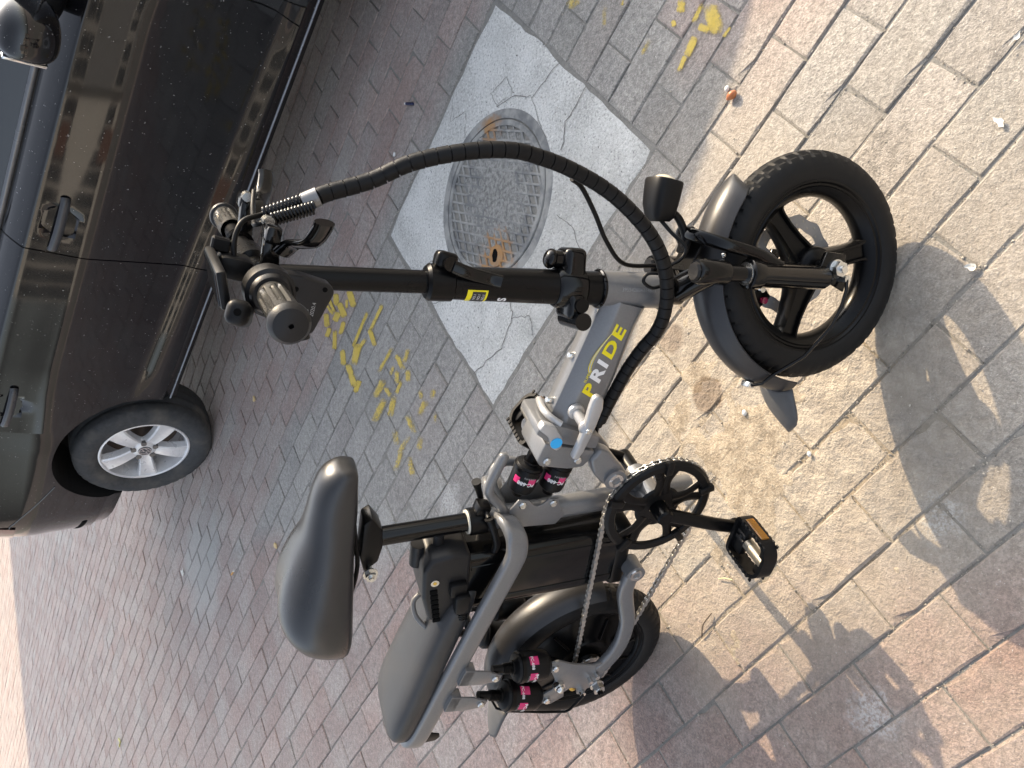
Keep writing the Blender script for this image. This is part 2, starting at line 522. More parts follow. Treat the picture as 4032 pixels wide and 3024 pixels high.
pave = None
def build_pavement():
    global pave
    bm = MB()
    bm.poly([(-9, -2.5, -0.0030), (7, -2.5, -0.0030), (7, 16, -0.0030), (-9, 16, -0.0030)])
    pave = bm.build('pavement', M['joint'], smooth=0)
    tag(pave, 'paved ground of worn red and grey bricks in running bond', None, None, 'structure')
    items = []
    for k in range(-140, 45):
        odd = k % 2
        for i in range(-60, 60):
            u0 = i + 0.5 * odd - 0.05; u1 = u0 + 1
            c = lat2w((u0 + u1) / 2, k + 0.5)
            if not (-5.9 < c.x < 4.6 and -0.9 < c.y < 13.2): continue
            # keep to what the camera (or one a step aside) can see
            f = frustum_px(c.x, c.y)
            if f is None or abs(f[0]) > 1512 + 1500 or f[1] > 2016 + 1500 or f[1] < -2016 - 350: continue
            if k >= SLAB[2] and k < SLAB[3] and u1 > SLAB[0] + 1e-3 and u0 < SLAB[1] - 1e-3:
                if u0 < SLAB[0] - 1e-3: u1 = SLAB[0]
                elif u1 > SLAB[1] + 1e-3: u0 = SLAB[1]
                else: continue
            inside = abs(f[0]) < 1560 and abs(f[1]) < 2060
            items.append((0 if inside else 1, f[2], u0, u1, k))
    items.sort()
    near, rest = items[:300], items[300:]
    meshes = {}
    def to_world(V):
        out = []
        for u, v, z in V:
            p = LO + LA * u + LB * v
            out.append((p.x, p.y, z))
        return out
    for n, (ins, z, u0, u1, k) in enumerate(near):
        w = round((u1 - u0) * 2)
        key = (w, n % 9)
        if key not in meshes:
            V, F = brick_verts(-w * BL / 4, w * BL / 4, -BW / 2, BW / 2, n * 31 + 5)
            me = bpy.data.meshes.new('brick')
            me.from_pydata([(LA.x * u + LB.x * v, LA.y * u + LB.y * v, zz) for u, v, zz in V], [], F)
            me.materials.append(M['brick'])
            me.validate()
            meshes[key] = me
        o = bpy.data.objects.new('brick', meshes[key])
        c = lat2w((u0 + u1) / 2, k + 0.5)
        o.location = (c.x, c.y, random.uniform(-0.0009, 0.0009))
        COL.objects.link(o); o.parent = pave
    AV, AF = [], []
    for n, (ins, z, u0, u1, k) in enumerate(rest):
        V, F = brick_verts(u0 * BL, u1 * BL, k * BW, (k + 1) * BW, n * 17 + 3)
        b = len(AV)
        AV += to_world(V); AF += [tuple(x + b for x in f) for f in F]
    me = bpy.data.meshes.new('distant_bricks')
    me.from_pydata(AV, [], AF); me.materials.append(M['brick']); me.validate()
    # normals up
    b = bmesh.new(); b.from_mesh(me); bmesh.ops.recalc_face_normals(b, faces=b.faces); b.to_mesh(me); b.free()
    o = bpy.data.objects.new('distant_bricks', me); COL.objects.link(o); o.parent = pave
    o['kind'] = 'stuff'
    for me in meshes.values():
        b = bmesh.new(); b.from_mesh(me); bmesh.ops.recalc_face_normals(b, faces=b.faces); b.to_mesh(me); b.free()
build_pavement()

def build_ground():
    t = NT('street_ground')
    P = t.pos()
    c = t.mix(t.noise(2, 5, 0.6, P), (0.20, 0.17, 0.155), (0.30, 0.26, 0.24))
    mat = t.out(c, 0.9, 0.0, t.bump(t.noise(40, 4, 0.6, P), 0.4, 0.01))
    m = MB(); m.poly([(-500, -500, -0.025), (500, -500, -0.025), (500, 500, -0.025), (-500, 500, -0.025)])
    tag(m.build('ground', mat, smooth=0), 'dusty street ground reaching beyond the paving', None, None, 'structure')
build_ground()

# ------------------------------------------------------------------ concrete slab with the manhole
def make_concrete():
    t = NT('cracked_concrete')
    P = t.pos()
    n1 = t.noise(6, 5, 0.6, P); fine = t.noise(150, 4, 0.75, P); pit = t.noise(85, 3, 0.6, P)
    col = t.mix(t.ramp(n1, 0.3, 0.7), (0.53, 0.525, 0.495), (0.70, 0.695, 0.66))
    col = t.mix(t.math('MULTIPLY', t.ramp(fine, 0.52, 0.66), 0.8), col, (0.82, 0.82, 0.79))
    col = t.mix(t.math('MULTIPLY', t.ramp(fine, 0.48, 0.32), 0.75), col, (0.19, 0.19, 0.18))
    col = t.mix(t.ramp(pit, 0.66, 0.72), col, (0.08, 0.08, 0.075))
    edge = blob(t, P, (0.30, 1.35), 0.05, 0.45, 0.2, 5)
    col = t.mix(t.math('MULTIPLY', edge, 0.45), col, (0.33, 0.32, 0.29))
    return t.out(col, 0.9, 0.0, t.bump(t.math('ADD', fine, t.math('MULTIPLY', pit, -0.8)), 0.8, 0.006), Specular_IOR_Level=0.4)
M['concrete'] = make_concrete()
MC = lat2w(0.97, -12.05)             # manhole centre

def build_slab():
    a = SLAB
    c = [lat2w(a[0] + .02, a[2] + .05), lat2w(a[1] - .03, a[2] + .05), lat2w(a[1] - .03, a[3] - .06), lat2w(a[0] + .02, a[3] - .06)]
    rnd = random.Random(3)
    ring = []
    for i in range(4):
        p, q = c[i], c[(i + 1) % 4]
        n = 26
        nrm = Vector((-(q - p).y, (q - p).x)).normalized()
        for s in range(n):
            f = s / n
            w = (mnoise.noise(Vector((p.x * 9 + f * 14, p.y * 7, i))) * 0.006) + (rnd.uniform(-0.002, 0.002))
            ring.append(p + (q - p) * f + nrm * w)
    m = MB()
    bm = m.bm
    N = 72
    NR = len(ring)
    # outer edge -> hole edge, bridged as an annulus with rows, height slightly uneven
    rows = 7
    hole = 0.243
    V = []
    for r in range(rows + 1):
        f = r / rows
        rowv = []
        for j in range(NR):
            o = ring[j]
            d = (o - MC)
            h = MC + d.normalized() * hole
            p = o + (h - o) * f
            z = 0.001 + mnoise.noise(Vector((p.x * 6, p.y * 6, 0))) * 0.0025
            if r == 0: z -= 0.005
            rowv.append(bm.verts.new((p.x, p.y, z)))
        V.append(rowv)
    for r in range(rows):
        for j in range(NR):
            bm.faces.new((V[r][j], V[r][(j + 1) % NR], V[r + 1][(j + 1) % NR], V[r + 1][j]))
    for j in range(NR):
        p, q = V[0][j].co, V[0][(j + 1) % NR].co
        bm.faces.new((V[0][(j + 1) % NR], V[0][j], bm.verts.new((p.x, p.y, -0.02)), bm.verts.new((q.x, q.y, -0.02))))
    slab = m.build('concrete_slab', M['concrete'], smooth=40)
    tag(slab, 'pale cracked concrete square set in the bricks around the round manhole', 'slab')
    # cracks: thin dark strips lying just above the slab
    mc = MB()
    def crack(pts, w):
        P = [Vector((x, y)) for x, y in pts]
        fin = []
        for i in range(len(P) - 1):
            for s in range(6):
                f = s / 6
                p = P[i] + (P[i + 1] - P[i]) * f
                fin.append(p + Vector((mnoise.noise(Vector((p.x * 60, p.y * 60, 1))), mnoise.noise(Vector((p.x * 60, p.y * 60, 5))))) * 0.008)
        fin.append(P[-1])
        prev = None
        for i, p in enumerate(fin):
            d = (fin[min(i + 1, len(fin) - 1)] - fin[max(i - 1, 0)])
            n = Vector((-d.y, d.x)).normalized()
            ww = w * 0.6 * (0.6 + 0.7 * abs(mnoise.noise(Vector((i * .7, w * 999, 2)))))
            z = 0.0013 + mnoise.noise(Vector((p.x * 6, p.y * 6, 0))) * 0.0025 + 0.0012
            cur = (mc.bm.verts.new((p.x + n.x * ww, p.y + n.y * ww, z)), mc.bm.verts.new((p.x - n.x * ww, p.y - n.y * ww, z)))
            if prev: mc.bm.faces.new((prev[0], cur[0], cur[1], prev[1]))
            prev = cur
    L = lambda i, k: tuple(lat2w(i, k))
    crack([L(2.9, -12.2), L(2.35, -12.55), L(2.2, -13.2), L(1.9, -13.7)], 0.0022)
    crack([L(2.35, -12.55), L(2.2, -11.9), L(2.12, -11.3)], 0.0020)
    crack([L(2.92, -10.9), L(2.45, -10.9), L(2.15, -10.6)], 0.0028)
    crack([L(2.2, -13.3), L(2.3, -13.9), L(1.95, -14.2), L(1.9, -13.7), L(2.1, -13.5)], 0.0016)
    crack([L(-.2, -12.6), L(-.55, -13.3), L(-.9, -13.6), L(-1.0, -13.9)], 0.0020)
    crack([L(-.35, -11.6), L(-.75, -11.9), L(-1.0, -12.4)], 0.0022)
    crack([L(.3, -9.75), L(.1, -9.1), L(-.35, -8.9), L(-1.0, -9.3)], 0.0026)
    crack([L(.1, -9.1), L(.35, -8.6), L(.2, -8.1)], 0.0018)
    crack([L(1.55, -9.6), L(1.6, -8.9), L(1.45, -8.1)], 0.0016)
    crack([L(1.2, -14.4), L(1.5, -14.9), L(1.2, -15.4), L(1.6, -15.9)], 0.0014)
    mc.build('crack', plain('crack_dark', (0.15, 0.145, 0.13), 0.95, grain=0.4), slab, smooth=0)
build_slab()

def build_manhole():
    t = NT('dusty_cast_iron')
    P = t.pos()
    nz = t.noise(40, 5, 0.65, P)
    col = t.mix(nz, (0.10, 0.105, 0.108), (0.25, 0.25, 0.245))
    d2 = t.ramp(t.noise(14, 5, 0.6, P), 0.40, 0.62)
    col = t.mix(t.math('MULTIPLY', d2, 0.75), col, (0.36, 0.355, 0.33))
    rust = t.math('MAXIMUM', blob(t, P, (0.352, 1.713), 0.035, 0.095, 0.07, 24), t.math('MULTIPLY', blob(t, P, (0.70, 1.76), 0.01, 0.06, 0.06, 24), 0.9))
    col = t.mix(t.math('MULTIPLY', rust, t.ramp(nz, 0.2, 0.6, 0.4, 1.0)), col, (0.36, 0.20, 0.085))
    iron = t.out(col, 0.8, 0.0, t.bump(nz, 0.6, 0.003), Specular_IOR_Level=0.3)
    t = NT('packed_grit')
    P = t.pos()
    nz = t.noise(90, 5, 0.7, P)
    col = t.mix(t.ramp(nz, 0.3, 0.7), (0.13, 0.13, 0.122), (0.34, 0.335, 0.315))
    grit = t.out(col, 0.95, 0.0, t.bump(nz, 0.8, 0.004))
    root = empty('manhole_cover', (MC.x, MC.y, 0))
    tag(root, 'round cast iron manhole cover with diamond grid and a rusty hole', 'manhole cover')
    m = MB()
    # frame ring around the lid
    m.lathe([(0.246, -0.03), (0.246, 0.0005), (0.243, 0.0020), (0.222, 0.0024), (0.219, 0.001), (0.219, -0.03)], (0, 0, 0), 'z', 72)
    m.build('frame_ring', iron, root)
    m = MB()
    lid = [(0.0, -0.0065)] + [(0.02 * i, -0.0065 + 0.0005 * math.sin(i)) for i in range(1, 10)] + [(0.199, -0.0065), (0.200, 0.0025), (0.213, 0.003), (0.2155, 0.0), (0.2155, -0.03)]
    m.lathe(lid, (0, 0, 0), 'z', 72)
    lo = m.build('lid', iron, root)
    # ribs: two crossing families of bars
    ang = math.atan2(LA.y, LA.x)
    for fam, th in enumerate((ang + R(62), ang + R(118))):
        d = Vector((math.cos(th), math.sin(th))); n = Vector((-d.y, d.x))
        for s in range(-7, 8):
            off = s * 0.0265
            hl = math.sqrt(max(0, 0.2005 ** 2 - off ** 2))
            if hl < 0.03: continue
            m = MB()
            Mx = Matrix.Rotation(th, 4, 'Z')
            m.box((n.x * off, n.y * off, -0.003 + fam * 0.0004), (2 * hl, 0.0068, 0.0080), 0.0012, 1, Mx)
            m.build('rib', iron, lo)
    # dirt packed between the ribs around the middle of the lid
    m = MB()
    rows = []
    for i in range(13):
        r = 0.172 * i / 12
        row = []
        for j in range(48):
            a = 2 * math.pi * j / 48
            x, y = r * math.cos(a) * 1.0 + 0.012, r * math.sin(a) - 0.012
            nz = mnoise.noise(Vector((x * 22, y * 22, 3))) * 0.0035 + mnoise.noise(Vector((x * 70, y * 70, 4))) * 0.0012
            z = 0.0026 - 0.0062 * (i / 12) ** 1.8 + nz * (0.6 + i / 12)
            row.append(Vector((x, y, max(-0.009, min(z, 0.0052)))))
        rows.append(row + [row[0].copy()])
    m.grid(rows)
    m.build('packed_grit', grit, lo)
    # the key hole, broken open: its dark inside is a flat black patch
    m = MB()
    hx, hy = 0.352 - MC.x, 1.713 - MC.y
    pts = []
    for j in range(16):
        a = 2 * math.pi * j / 16
        rr = 0.0135 * (1 + 0.35 * mnoise.noise(Vector((math.cos(a) * 2, math.sin(a) * 2, 7))))
        pts.append((hx + rr * math.cos(a) * 1.35, hy + rr * math.sin(a) * 0.85, 0.0047))
    m.poly(pts)
    m.build('key_hole_patch', M['void'], lo, smooth=0)
    m = MB()
    m.lathe([(0.013, 0.0045), (0.021, 0.004), (0.03, 0.001), (0.034, -0.006)], (hx, hy, 0), 'z', 24)
    m.build('hole_rim', iron, lo)
build_manhole()

def build_grit():
    """crumbs of mortar, sand and gravel lying in the joints and on the sandy stretch"""
    rnd = random.Random(11)
    t = NT('loose_grit')
    at = t.new('ShaderNodeAttribute'); at.attribute_name = 'tone'
    col = t.mix(at.outputs['Fac'], (0.13, 0.115, 0.095), (0.55, 0.50, 0.42))
    mat = t.out(col, 0.95, 0.0)
    V, F, A = [], [], []
    octa = [(1, 0, 0), (-1, 0, 0), (0, 1, 0), (0, -1, 0), (0, 0, 1), (0, 0, -1)]
    of = [(0, 2, 4), (2, 1, 4), (1, 3, 4), (3, 0, 4), (2, 0, 5), (1, 2, 5), (3, 1, 5), (0, 3, 5)]
    def crumb(x, y, z, s, tone):
        b = len(V)
        a = rnd.uniform(0, 6.28); ca, sa = math.cos(a), math.sin(a)
        k = [rnd.uniform(0.6, 1.35) for _ in range(6)]
        for i, (u, v, w) in enumerate(octa):
            u, v, w = u * s * k[i], v * s * k[i] * 0.8, w * s * k[i] * 0.6
            V.append((x + u * ca - v * sa, y + u * sa + v * ca, z + w)); A.append(tone)
        for f in of: F.append(tuple(b + q for q in f))
    n = 0
    while n < 9000:
        i = rnd.uniform(-6, 9); k = rnd.randint(-18, 9)
        onrow = rnd.random() < 0.68
        if onrow: p = lat2w(i, k + rnd.gauss(0, 0.035))
        else:
            ii = math.floor(i) - 0.05 + 0.5 * (k % 2)
            p = lat2w(ii + rnd.gauss(0, 0.018), k + rnd.random())
        if -1.0 < i < 2.9 and -15.9 < k < -8.1: continue
        f = frustum_px(p.x, p.y)
        if f is None or abs(f[0]) > 1800 or abs(f[1]) > 2300 or f[2] > 2.6: continue
        near = math.exp(-((p.x + 0.05) ** 2 + (p.y - 0.85) ** 2) / 0.22)
        if rnd.random() > 0.22 + 0.78 * near: continue
        s = min(0.0034, max(0.0005, rnd.lognormvariate(-6.75, 0.45)))
        crumb(p.x, p.y, -0.0022 + s * 0.4, s, min(1, max(0, rnd.gauss(0.42, 0.22)))); n += 1
    for _ in range(2600):
        p = Vector((rnd.gauss(-0.02, 0.42), rnd.gauss(0.9, 0.33)))
        f = frustum_px(p.x, p.y)
        if f is None or f[2] > 2.4: continue
        s = min(0.0026, max(0.0004, rnd.lognormvariate(-7.0, 0.4)))
        crumb(p.x, p.y, 0.0008 + s * 0.4, s, 0.95 if rnd.random() < 0.22 else rnd.uniform(0.2, 0.8))
    me = bpy.data.meshes.new('loose_grit'); me.from_pydata(V, [], F)
    at_ = me.attributes.new('tone', 'FLOAT', 'POINT'); at_.data.foreach_set('value', A)
    me.materials.append(mat)
    o = bpy.data.objects.new('loose_grit', me); COL.objects.link(o)
    tag(o, 'loose crumbs of sand and mortar scattered in the brick joints', 'grit', None, 'stuff')
build_grit()

def build_mud():
    """dried mud, a thin flaking crust between the front wheel and the chainring"""
    t = NT('dried_mud')
    P = t.pos()
    n1 = t.noise(24, 5, 0.7, P)
    col = t.mix(t.ramp(n1, 0.3, 0.7), (0.24, 0.195, 0.14), (0.45, 0.38, 0.285))
    f = t.noise(210, 3, 0.75, P)
    col = t.mix(t.math('MULTIPLY', t.ramp(f, 0.5, 0.68), 0.5), col, (0.58, 0.51, 0.41))
    col = t.mix(t.math('MULTIPLY', t.ramp(f, 0.45, 0.3), 0.5), col, (0.13, 0.10, 0.07))
    wet = t.math('MAXIMUM', blob(t, P, (-0.008, 0.992), 0.033, 0.043, 0.012, 30), t.math('MULTIPLY', blob(t, P, (0.111, 1.093), 0.028, 0.040, 0.012, 30), 0.8))
    col = t.mix(t.math('MULTIPLY', wet, 0.7), col, (0.145, 0.092, 0.05))
    mat = t.out(col, 0.95, 0.0, t.bump(t.math('ADD', f, t.math('MULTIPLY', t.noise(62, 3, 0.7, P), 1.2)), 0.8, 0.0035))
    x0, x1, y0, y1 = -0.62, 0.52, 0.52, 1.28
    nx, ny = 300, 200
    rows = []
    for i in range(nx + 1):
        row = []
        x = x0 + (x1 - x0) * i / nx
        for j in range(ny + 1):
            y = y0 + (y1 - y0) * j / ny
            mk = math.exp(-(((x + 0.10) / 0.30) ** 2 + ((y - 0.90) / 0.20) ** 2)) + 0.55 * math.exp(-(((x - 0.40) / 0.10) ** 2 + ((y - 0.66) / 0.08) ** 2)) + 0.45 * math.exp(-(((x + 0.42) / 0.12) ** 2 + ((y - 1.02) / 0.10) ** 2)) + 0.45 * math.exp(-(((x - 0.22) / 0.14) ** 2 + ((y - 0.92) / 0.12) ** 2))
            v = Vector((x * 7, y * 7, 0.3))
            n_ = mnoise.fractal(v, 0.9, 2.1, 5)
            n2 = mnoise.noise(Vector((x * 45, y * 45, 2.0)))
            lev = mk * 0.95 - 0.86 + n_ * 0.95
            # crust: rises in low steps, edges break off
            h = -0.0034 + 0.0040 * sstep(-0.10, 0.10, lev) + 0.0012 * sstep(0.30, 0.36, lev + n2 * 0.06) + 0.0010 * sstep(0.62, 0.68, lev + n2 * 0.06) + n2 * 0.0004
            row.append(Vector((x, y, h if mk > 0.04 else -0.006)))
        rows.append(row)
    m = MB(); m.grid(rows)
    o = m.build('dried_mud', mat, smooth=80, fix=False)
    tag(o, 'thin crust of dried tan mud on the bricks between front wheel and chainring', 'mud', None, 'stuff')
STROKES=[[(0.248,2.517),(0.248,2.528),(0.249,2.539),(0.253,2.547),(0.312,2.589),(0.316,2.586),(0.319,2.579),(0.321,2.568),(0.321,2.556),(0.319,2.545),(0.316,2.537),(0.258,2.497),(0.253,2.499),(0.250,2.506)],
[(0.249,2.574),(0.250,2.580),(0.251,2.584),(0.253,2.587),(0.282,2.589),(0.283,2.587),(0.284,2.582),(0.284,2.577),(0.283,2.572),(0.282,2.567),(0.280,2.565),(0.252,2.563),(0.250,2.565),(0.249,2.569)],
[(0.263,2.658),(0.264,2.669),(0.267,2.678),(0.271,2.684),(0.309,2.687),(0.312,2.682),(0.314,2.673),(0.314,2.662),(0.312,2.651),(0.309,2.642),(0.306,2.636),(0.268,2.633),(0.265,2.638),(0.263,2.647)],
[(0.237,2.667),(0.236,2.673),(0.237,2.679),(0.238,2.683),(0.295,2.735),(0.297,2.734),(0.299,2.730),(0.300,2.725),(0.300,2.718),(0.300,2.712),(0.298,2.708),(0.242,2.657),(0.240,2.658),(0.238,2.661)],
[(0.231,2.680),(0.231,2.685),(0.231,2.691),(0.232,2.695),(0.274,2.754),(0.276,2.754),(0.278,2.751),(0.280,2.747),(0.281,2.742),(0.281,2.736),(0.279,2.732),(0.237,2.673),(0.235,2.673),(0.233,2.676)],
[(0.216,2.583),(0.215,2.594),(0.216,2.605),(0.219,2.613),(0.268,2.656),(0.273,2.654),(0.276,2.647),(0.278,2.637),(0.279,2.625),(0.277,2.614),(0.275,2.607),(0.226,2.565),(0.222,2.566),(0.218,2.573)],
[(0.206,2.670),(0.210,2.681),(0.214,2.688),(0.219,2.690),(0.242,2.665),(0.244,2.657),(0.244,2.645),(0.241,2.633),(0.237,2.622),(0.233,2.615),(0.228,2.613),(0.205,2.637),(0.203,2.646),(0.203,2.658)],
[(0.155,2.617),(0.157,2.625),(0.160,2.631),(0.163,2.634),(0.205,2.614),(0.207,2.609),(0.208,2.601),(0.207,2.593),(0.205,2.585),(0.203,2.579),(0.200,2.576),(0.158,2.596),(0.156,2.601),(0.155,2.608)],
[(0.148,2.729),(0.150,2.737),(0.153,2.743),(0.157,2.745),(0.186,2.722),(0.188,2.716),(0.188,2.708),(0.187,2.699),(0.185,2.691),(0.182,2.685),(0.179,2.684),(0.149,2.706),(0.148,2.712),(0.147,2.720)],
[(0.099,2.660),(0.100,2.668),(0.102,2.675),(0.104,2.679),(0.175,2.680),(0.177,2.677),(0.179,2.670),(0.179,2.662),(0.178,2.654),(0.176,2.648),(0.174,2.644),(0.104,2.643),(0.101,2.646),(0.100,2.652)],
[(0.187,2.725),(0.188,2.737),(0.190,2.747),(0.194,2.753),(0.236,2.765),(0.240,2.761),(0.242,2.752),(0.243,2.741),(0.242,2.729),(0.239,2.719),(0.236,2.713),(0.194,2.701),(0.191,2.705),(0.188,2.714)],
[(0.106,2.522),(0.108,2.528),(0.110,2.531),(0.112,2.532),(0.233,2.433),(0.234,2.429),(0.234,2.424),(0.233,2.418),(0.232,2.413),(0.229,2.410),(0.227,2.409),(0.107,2.507),(0.105,2.511),(0.105,2.516)],
[(0.161,2.401),(0.163,2.407),(0.165,2.410),(0.168,2.411),(0.254,2.334),(0.255,2.330),(0.255,2.325),(0.254,2.319),(0.252,2.314),(0.249,2.310),(0.247,2.309),(0.161,2.386),(0.160,2.390),(0.160,2.395)],
[(0.108,2.358),(0.107,2.366),(0.108,2.374),(0.110,2.379),(0.164,2.416),(0.167,2.415),(0.170,2.409),(0.172,2.402),(0.172,2.394),(0.171,2.386),(0.169,2.381),(0.115,2.344),(0.112,2.346),(0.110,2.351)],
[(0.086,2.504),(0.088,2.509),(0.091,2.512),(0.094,2.512),(0.143,2.439),(0.144,2.434),(0.144,2.428),(0.142,2.421),(0.139,2.416),(0.136,2.413),(0.134,2.413),(0.085,2.485),(0.084,2.490),(0.084,2.497)],
[(0.041,2.512),(0.044,2.525),(0.048,2.534),(0.053,2.538),(0.122,2.507),(0.125,2.499),(0.127,2.488),(0.126,2.474),(0.123,2.462),(0.119,2.453),(0.114,2.449),(0.046,2.480),(0.043,2.487),(0.041,2.499)],
[(0.043,2.582),(0.043,2.593),(0.045,2.602),(0.049,2.608),(0.099,2.619),(0.102,2.615),(0.105,2.607),(0.106,2.597),(0.105,2.586),(0.103,2.577),(0.100,2.571),(0.050,2.560),(0.047,2.564),(0.044,2.572)],
[(-0.034,2.489),(-0.035,2.500),(-0.035,2.510),(-0.032,2.517),(0.046,2.574),(0.050,2.572),(0.054,2.565),(0.056,2.555),(0.057,2.543),(0.056,2.533),(0.053,2.526),(-0.024,2.471),(-0.028,2.473),(-0.032,2.480)],
[(-0.053,2.492),(-0.051,2.500),(-0.048,2.506),(-0.044,2.508),(-0.005,2.482),(-0.003,2.476),(-0.002,2.468),(-0.003,2.458),(-0.005,2.450),(-0.008,2.444),(-0.011,2.442),(-0.050,2.468),(-0.052,2.474),(-0.053,2.482)],
[(0.020,2.336),(0.022,2.341),(0.024,2.344),(0.026,2.344),(0.108,2.257),(0.109,2.253),(0.109,2.248),(0.107,2.243),(0.105,2.238),(0.103,2.235),(0.101,2.235),(0.020,2.320),(0.019,2.324),(0.019,2.330)],
[(0.052,2.173),(0.054,2.179),(0.057,2.184),(0.059,2.186),(0.100,2.165),(0.102,2.161),(0.103,2.154),(0.102,2.147),(0.100,2.140),(0.098,2.136),(0.095,2.134),(0.054,2.155),(0.053,2.159),(0.052,2.165)],
[(0.029,2.168),(0.027,2.175),(0.028,2.183),(0.029,2.188),(0.077,2.234),(0.080,2.233),(0.083,2.229),(0.085,2.222),(0.086,2.214),(0.086,2.207),(0.084,2.201),(0.037,2.157),(0.034,2.157),(0.031,2.161)],
[(0.011,2.255),(0.013,2.260),(0.015,2.264),(0.017,2.265),(0.046,2.249),(0.048,2.245),(0.048,2.240),(0.048,2.234),(0.046,2.229),(0.044,2.225),(0.042,2.224),(0.013,2.241),(0.011,2.244),(0.011,2.249)],
[(-0.017,2.210),(-0.016,2.217),(-0.015,2.223),(-0.012,2.227),(0.027,2.229),(0.029,2.226),(0.031,2.220),(0.032,2.213),(0.031,2.206),(0.029,2.199),(0.027,2.196),(-0.011,2.193),(-0.014,2.197),(-0.016,2.202)],
[(-0.007,2.143),(-0.007,2.151),(-0.005,2.158),(-0.002,2.162),(0.030,2.164),(0.033,2.161),(0.035,2.154),(0.036,2.146),(0.035,2.138),(0.034,2.131),(0.031,2.127),(-0.001,2.125),(-0.004,2.128),(-0.006,2.135)],
[(-0.048,2.211),(-0.047,2.217),(-0.045,2.221),(-0.042,2.222),(-0.000,2.194),(0.001,2.191),(0.002,2.185),(0.001,2.179),(-0.001,2.174),(-0.003,2.170),(-0.005,2.169),(-0.046,2.195),(-0.048,2.199),(-0.049,2.205)],
[(-0.066,2.352),(-0.063,2.362),(-0.058,2.369),(-0.054,2.371),(0.001,2.321),(0.004,2.313),(0.004,2.302),(0.003,2.291),(-0.001,2.281),(-0.005,2.275),(-0.010,2.273),(-0.064,2.321),(-0.067,2.329),(-0.067,2.340)],
[(-0.059,2.241),(-0.060,2.248),(-0.061,2.255),(-0.060,2.260),(-0.034,2.295),(-0.031,2.295),(-0.028,2.292),(-0.025,2.286),(-0.023,2.279),(-0.023,2.272),(-0.024,2.266),(-0.049,2.232),(-0.053,2.232),(-0.056,2.235)],
[(-0.147,2.352),(-0.144,2.363),(-0.140,2.370),(-0.135,2.371),(-0.063,2.311),(-0.061,2.303),(-0.060,2.292),(-0.061,2.281),(-0.064,2.271),(-0.068,2.264),(-0.073,2.263),(-0.144,2.321),(-0.147,2.329),(-0.148,2.340)],
[(-0.125,2.246),(-0.124,2.256),(-0.121,2.263),(-0.117,2.267),(-0.052,2.246),(-0.049,2.241),(-0.047,2.232),(-0.047,2.222),(-0.049,2.212),(-0.052,2.205),(-0.055,2.202),(-0.120,2.222),(-0.123,2.227),(-0.125,2.236)],
[(-0.058,2.056),(-0.059,2.063),(-0.059,2.069),(-0.057,2.073),(-0.035,2.087),(-0.032,2.085),(-0.029,2.081),(-0.027,2.075),(-0.027,2.068),(-0.027,2.062),(-0.029,2.058),(-0.051,2.045),(-0.054,2.046),(-0.057,2.050)],
[(-0.057,2.006),(-0.056,2.013),(-0.054,2.019),(-0.050,2.021),(-0.025,2.011),(-0.022,2.007),(-0.021,2.000),(-0.021,1.992),(-0.023,1.985),(-0.025,1.980),(-0.028,1.978),(-0.054,1.987),(-0.056,1.992),(-0.058,1.998)],
[(-0.116,2.079),(-0.113,2.088),(-0.109,2.093),(-0.105,2.094),(-0.056,2.052),(-0.054,2.045),(-0.053,2.036),(-0.055,2.026),(-0.058,2.018),(-0.062,2.013),(-0.066,2.012),(-0.114,2.053),(-0.116,2.060),(-0.117,2.069)],
[(-0.174,2.089),(-0.175,2.098),(-0.175,2.106),(-0.173,2.112),(-0.117,2.156),(-0.113,2.155),(-0.109,2.149),(-0.106,2.141),(-0.105,2.132),(-0.105,2.124),(-0.107,2.117),(-0.163,2.074),(-0.167,2.076),(-0.171,2.081)],
[(-0.213,2.195),(-0.214,2.205),(-0.213,2.213),(-0.210,2.219),(-0.166,2.233),(-0.162,2.229),(-0.159,2.222),(-0.157,2.213),(-0.156,2.203),(-0.157,2.195),(-0.160,2.189),(-0.204,2.176),(-0.207,2.179),(-0.211,2.186)],
[(-0.247,2.192),(-0.245,2.199),(-0.242,2.203),(-0.238,2.204),(-0.168,2.137),(-0.166,2.131),(-0.166,2.124),(-0.167,2.116),(-0.169,2.109),(-0.173,2.105),(-0.176,2.104),(-0.245,2.170),(-0.247,2.176),(-0.248,2.184)],
[(-0.301,2.205),(-0.300,2.213),(-0.297,2.219),(-0.294,2.221),(-0.225,2.184),(-0.222,2.179),(-0.221,2.171),(-0.221,2.163),(-0.222,2.155),(-0.225,2.150),(-0.228,2.148),(-0.296,2.184),(-0.299,2.189),(-0.301,2.197)],
[(-0.222,2.065),(-0.221,2.073),(-0.219,2.080),(-0.216,2.084),(-0.172,2.077),(-0.169,2.072),(-0.167,2.065),(-0.166,2.056),(-0.167,2.047),(-0.169,2.040),(-0.172,2.037),(-0.215,2.044),(-0.219,2.048),(-0.221,2.056)],
[(-0.305,2.092),(-0.306,2.101),(-0.305,2.109),(-0.303,2.114),(-0.246,2.138),(-0.242,2.136),(-0.239,2.129),(-0.237,2.120),(-0.236,2.111),(-0.236,2.103),(-0.239,2.098),(-0.295,2.074),(-0.298,2.077),(-0.302,2.083)],
[(-0.129,1.980),(-0.129,1.985),(-0.128,1.988),(-0.126,1.991),(-0.095,1.993),(-0.093,1.991),(-0.092,1.987),(-0.091,1.982),(-0.092,1.978),(-0.093,1.974),(-0.094,1.972),(-0.125,1.970),(-0.127,1.972),(-0.128,1.975)],
[(0.727,0.995),(0.729,1.005),(0.734,1.014),(0.740,1.020),(0.796,1.038),(0.801,1.036),(0.804,1.029),(0.805,1.020),(0.802,1.010),(0.797,1.001),(0.790,0.995),(0.736,0.977),(0.731,0.980),(0.727,0.986)],
